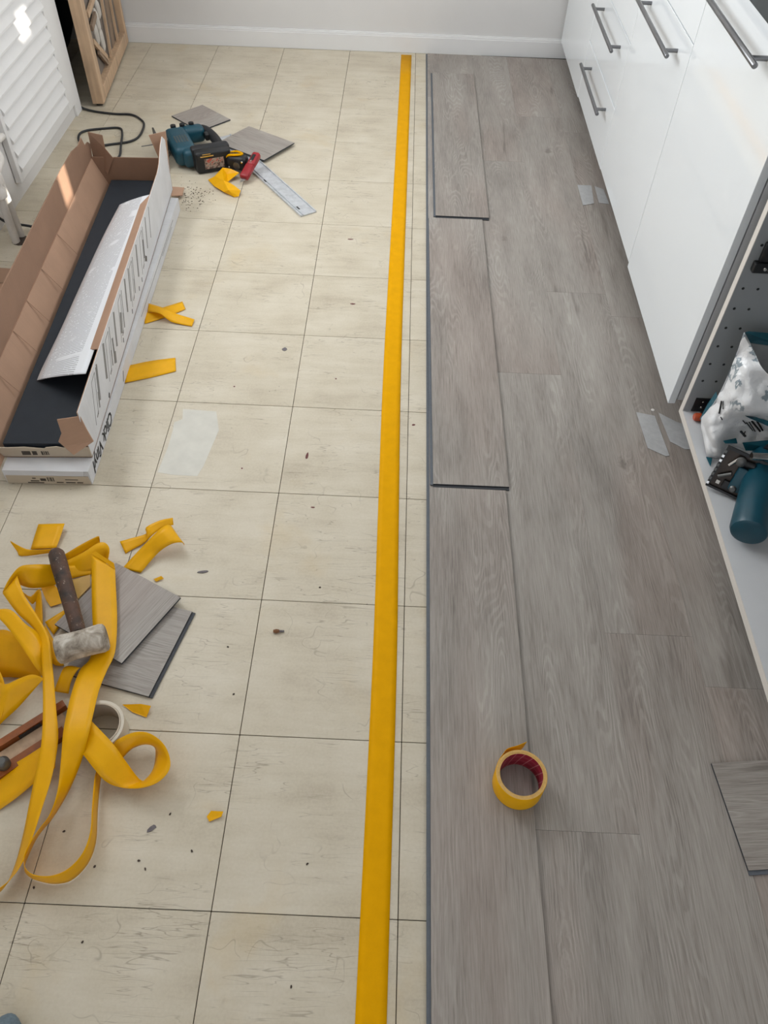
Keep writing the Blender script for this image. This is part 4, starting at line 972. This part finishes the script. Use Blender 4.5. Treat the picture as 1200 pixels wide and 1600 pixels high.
m.add(vs, fc, None, True); o = m.build('front_sheet', 'bag', t); md = o.modifiers.new('thickness', 'SOLIDIFY'); md.thickness = .0008
fx = o
# rear sheet: teal printed rim, and the inside with shade put into its grey
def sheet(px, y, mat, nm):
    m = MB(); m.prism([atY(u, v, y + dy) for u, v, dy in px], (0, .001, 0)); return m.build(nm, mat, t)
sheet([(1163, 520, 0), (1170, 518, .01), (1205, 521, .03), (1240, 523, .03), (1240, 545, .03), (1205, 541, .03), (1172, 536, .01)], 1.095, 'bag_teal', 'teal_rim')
sheet([(1170, 536, .0), (1205, 541, .02), (1240, 545, .02), (1240, 660, .02), (1190, 640, .01), (1172, 560, .0)], 1.098, 'bag_shade', 'rear_sheet')
def gus(px, mat, nm, th=.001):
    m = MB(); m.prism([at(*p) for p in px], (0, 0, th)); return m.build(nm, mat, t)
gus([(1119, 612, .235), (1121, 622, .240), (1107, 645, .190), (1098, 656, .160), (1093, 655, .150), (1105, 632, .180)], 'bag_teal', 'teal_side')
gus([(1157, 646, .235), (1180, 652, .24), (1215, 664, .235), (1240, 670, .24), (1240, 676, .24), (1205, 668, .235), (1172, 654, .245)], 'bag_teal', 'teal_band')
gus([(1130, 689, .172), (1150, 685, .168), (1152, 693, .165), (1133, 693, .17)], 'bag_teal', 'teal_corner')
gus([(1160, 692, .19), (1240, 684, .20), (1240, 706, .18), (1165, 704, .17)], 'bag_teal', 'teal_base')
gus([(1103, 714, .106), (1113, 716, .106), (1110, 729, .104)], 'bag_teal', 'teal_base_corner')
# illegible black print on the bag
for a, b, w_ in (((1128, 626), (1124, 645), .005), ((1131, 626), (1129, 640), .003), ((1125, 652), (1128, 656), .003), ((1156, 674), (1163, 682), .007), ((1165, 674), (1160, 681), .003), ((1168, 660), (1175, 672), .003), ((1172, 659), (1180, 675), .003), ((1176, 658), (1188, 674), .006), ((1181, 657), (1192, 672), .005), ((1162, 657), (1166, 663), .003)):
    pa = min((v for v in vs), key=lambda q_: (q_ - CAM).normalized().cross((ray(*a)).normalized()).length); pb = min((v for v in vs), key=lambda q_: (q_ - CAM).normalized().cross((ray(*b)).normalized()).length)
    dc = (CAM - pa).normalized() * .004; m = MB(); m.tube([pa + dc, (pa + pb) / 2 + dc * 1.5, pb + dc], w_ / 2.6, seg=5); m.build('printed_mark', 'inkblack', fx)
# teal power saw: tilted shoe plate, motor barrel, handle
s0 = at(1102, 757, .112); s1 = at(1164, 786, .104); s2 = at(1134, 694, .205)
ex = (s1 - s0).normalized(); ey = (s2 - s0); ey = (ey - ex * ey.dot(ex)).normalized(); ez = ex.cross(ey)
if ez.dot(CAM - s0) < 0: ez = -ez
sw, sh = (s1 - s0).length + .02, (s2 - s0).length
sm = Matrix(((ex.x, ey.x, ez.x, s0.x), (ex.y, ey.y, ez.y, s0.y), (ex.z, ey.z, ez.z, s0.z), (0, 0, 0, 1)))
t = thing('power_saw', at(1150, 760, ZC), 'teal power saw with dark metal shoe lying in the open cupboard', 'power tool')
m = MB(sm); m.box((0, 0, -.006), (sw, sh, -.003), bev=.001, seg=1); sp = m.build('shoe_plate', 'bronze', t)
m = MB(sm); m.box((0, 0, -.003), (.006, sh, .004)); m.box((.006, 0, -.003), (sw, .005, .004)); m.box((.006, sh - .006, -.003), (sw, sh, .004)); m.build('shoe_rim', 'black', t)
for k in range(8):
    m = MB(sm); m.box((-.0012, .006 + k * sh / 9, .0), (.004, .012 + k * sh / 9, .0052)); m.build('scale_notch', 'chrome' if k in (0, 5, 6) else 'grey_metal', sp)
m = MB(sm); m.box((.042, .014, -.003), (.085, sh - .03, .010), bev=.006, seg=2); m.build('blade_guard', 'teal', t)
for a, b, mt_, nm, rr_ in (((.022, sh * .62, .002), (.034, sh * .86, .006), 'chrome', 'lock_lever', .004), ((.014, sh * .30, .002), (.036, sh * .48, .006), 'grey_metal', 'guide_arm', .004), ((.034, sh - .022, .004), (.07, sh - .018, .006), 'black', 'pivot_arm', .007), ((.085, .02, .006), (.090, sh - .02, .012), 'grey_metal', 'guide_rod', .003)):
    m = MB(sm); m.tube([a, b], rr_, seg=10); m.build(nm, mt_, t)
for x, y, r_ in ((.054, .020, .008), (.040, sh - .02, .011)):
    m = MB(sm); m.lathe([(.0001, .002), (r_, .002), (r_, .010), (r_ * .6, .013), (.0001, .013)], seg=16, mtx=Matrix.Translation((x, y, 0))); m.build('adjusting_screw', 'grey_metal', t)
m = MB(sm); m.box((.016, .014, -.002), (.024, .022, .001)); m.build('maker_tag', 'valve', t)
m = MB(sm); m.box((.030, .010, -.002), (.050, .030, .006), bev=.002); m.build('clamp_block', 'black', t)
m0 = at(1196, 722, .160); m1 = at(1172, 822, .150); mx = (m1 - m0).normalized(); ml = (m1 - m0).length
xa = mx.cross(Vector((0, 0, 1))).normalized(); ya = mx.cross(xa)
bm_ = Matrix(((xa.x, ya.x, mx.x, m0.x), (xa.y, ya.y, mx.y, m0.y), (xa.z, ya.z, mx.z, m0.z), (0, 0, 0, 1)))
R0 = .036
m = MB(bm_); m.lathe([(.0001, -.03), (R0 * .8, -.03), (R0 * .95, -.015), (R0 * .98, .030), (R0 * 1.05, .034), (R0 * 1.08, ml * .75), (R0 * 1.08, ml + .010), (R0 * 1.0, ml + .018), (R0 * .8, ml + .022), (.0001, ml + .023)], seg=36); mb_ = m.build('motor_barrel', 'teal', t)
m = MB(bm_); m.lathe([(R0 * .985, .0295), (R0 * 1.075, .0315), (R0 * 1.075, .0335), (R0 * .985, .0355)], seg=36, closed=True); m.build('seam_ring', 'black', mb_)
g0 = at(1210, 690, .19)
m = MB(); m.tube(spline([m0 + Vector((.0, .0, .02)), m0 + Vector((.06, .05, .035)), m0 + Vector((.12, .09, .03)), m0 + Vector((.17, .10, .0))], 5), .022, seg=14); m.build('grip', 'rubber', t)
m = MB(); m.tube([at(1174, 713, .215), at(1240, 716, .215)], .0085, seg=12); m.build('chrome_bar', 'chrome', t)
m = MB(); pb0, pb1 = at(1100, 626, ZC + .016), at(1118, 628, ZC + .016)
t = thing('screwdriver_bit_case', at(1100, 632, ZC), 'dark little tool with an orange end in the corner of the open cupboard', 'tool')
m = MB(); c_ = atY(1094, 636, 1.128); m.lathe([(.0001, 0), (.008, 0), (.010, .004), (.010, .016), (.0001, .018)], seg=14, mtx=Matrix.Translation((c_.x - .006, 1.125, ZC + .011)) @ Matrix.Rotation(math.radians(90), 4, 'Y')); m.build('orange_end', 'orange', t)
m = MB(); m.box((c_.x + .010, 1.112, ZC + .001), (c_.x + .06, 1.138, ZC + .020), bev=.003); m.build('case', 'black', t)

# ------------------------------------------------------------------ crumbs and stains
def crumb(u, v, r, mat, nm, label, cat='crumb', sx=1.0, sy=1.0, rot=0.0, group=None, h=.002):
    p = at(u, v, 0); m = MB(); n_ = 8; pts = []
    for k in range(n_):
        a = 2 * math.pi * k / n_; rr_ = r * (0.75 + .4 * random.random())
        x, y = rr_ * math.cos(a) * sx, rr_ * math.sin(a) * sy
        pts.append(Vector((p.x + x * math.cos(rot) - y * math.sin(rot), p.y + x * math.sin(rot) + y * math.cos(rot), .0002)))
    m.prism(pts, (0, 0, h)); o = m.build(nm, mat, floor if cat is None else None)
    if cat: tag(o, label, cat, group)
    return o
t = thing('wall_plug', at(434, 988), 'orange-brown plug with a grey tip alone on a tile left of the yellow line', 'plug')
p = at(432, 988); m = MB(); m.tube([(p.x - .006, p.y, .004), (p.x, p.y, .0045), (p.x + .006, p.y + .001, .004)], [.003, .0045, .003], seg=10); m.build('head', 'chip', t)
m = MB(); m.tube([(p.x + .005, p.y + .001, .003), (p.x + .016, p.y + .002, .003)], [.0026, .0018], seg=8); m.build('tip', 'greychip', t)
crumb(237, 1295, .008, 'greychip', 'grey_scrap', 'small dark grey scrap on the tile below the tape ring', 'scrap', 1.2, .6, .8, h=.001)
crumb(445, 546, .008, 'greychip', 'grey_scrap', 'round grey fleck on the tile left of the yellow line', 'scrap', h=.0006)
crumb(317, 894, .010, 'greychip', 'wood_sliver', 'thin dark sliver on the tile right of the mallet offcuts', 'scrap', 1.2, .3, .2)
stains = [(480, 712, .012, .5, 1.6, -.1), (489, 793, .007, 1.2, .6, 0), (646, 664, .008, 1, .7, .3), (548, 374, .010, 1.6, .5, 0), (551, 475, .009, 1.5, .6, 0), (525, 592, .005, 1, .8, 0), (366, 604, .005, 1, .8, 0), (378, 732, .004, 1, 1, 0)]
for u, v, r, sx, sy, ro_ in stains: crumb(u, v, r, 'redstain', 'dark_stain', None, None, sx * .6, sy * .6, ro_, h=.0003)
for u, v in ((100, 1299), (148, 1354), (266, 1272), (53, 1387), (227, 1358), (129, 1472), (455, 1542), (500, 918), (356, 1011), (365, 1085), (232, 1062), (217, 1345), (480, 1350), (300, 1330)):
    crumb(u, v, .0022, 'darkchip', 'dark_speck', None, None, 1.2, .8, random.random() * 3, h=.001)
# sawdust beside the carton end
m = MB(); random.seed(5)
for k in range(110):
    u, v = random.gauss(300, 13), random.gauss(305, 9); p = at(u, v); r = random.uniform(.0008, .0026)
    m.prism([(p.x - r, p.y - r * .5, .0002), (p.x + r, p.y - r * .3, .0002), (p.x + r * .2, p.y + r, .0002)], (0, 0, .001))
tag(m.build('sawdust', 'darkchip'), 'dark sawdust crumbs scattered on the tiles by the jigsaw', 'sawdust', kind='stuff')
# slate-blue toe of a shoe at the lower left corner
sp0 = at(12, 1596, .05)
t = thing('shoe', (sp0.x - .02, sp0.y - .06, 0), 'slate-blue shoe toe just inside the lower left corner', 'shoe')
m = MB(); q = bmesh.new(); bmesh.ops.create_icosphere(q, subdivisions=4, radius=1.0)
for v in q.verts:
    x, y, z = v.co; yy = y * .14; wd = .052 * (1 - .15 * max(0, y)); v.co = Vector((sp0.x - .012 + x * wd, sp0.y - .125 + yy, .014 + max(-.2, z) * (.05 + .03 * max(0, -y))))
m._merge(q, None, None, True); m.build('upper', 'denim', t)
m = MB(); m.prism([(sp0.x - .012 + .048 * math.cos(a), sp0.y - .130 + .130 * math.sin(a), .001) for a in [2 * math.pi * k / 28 for k in range(28)]], (0, 0, .012)); m.build('sole', 'rubber', t)
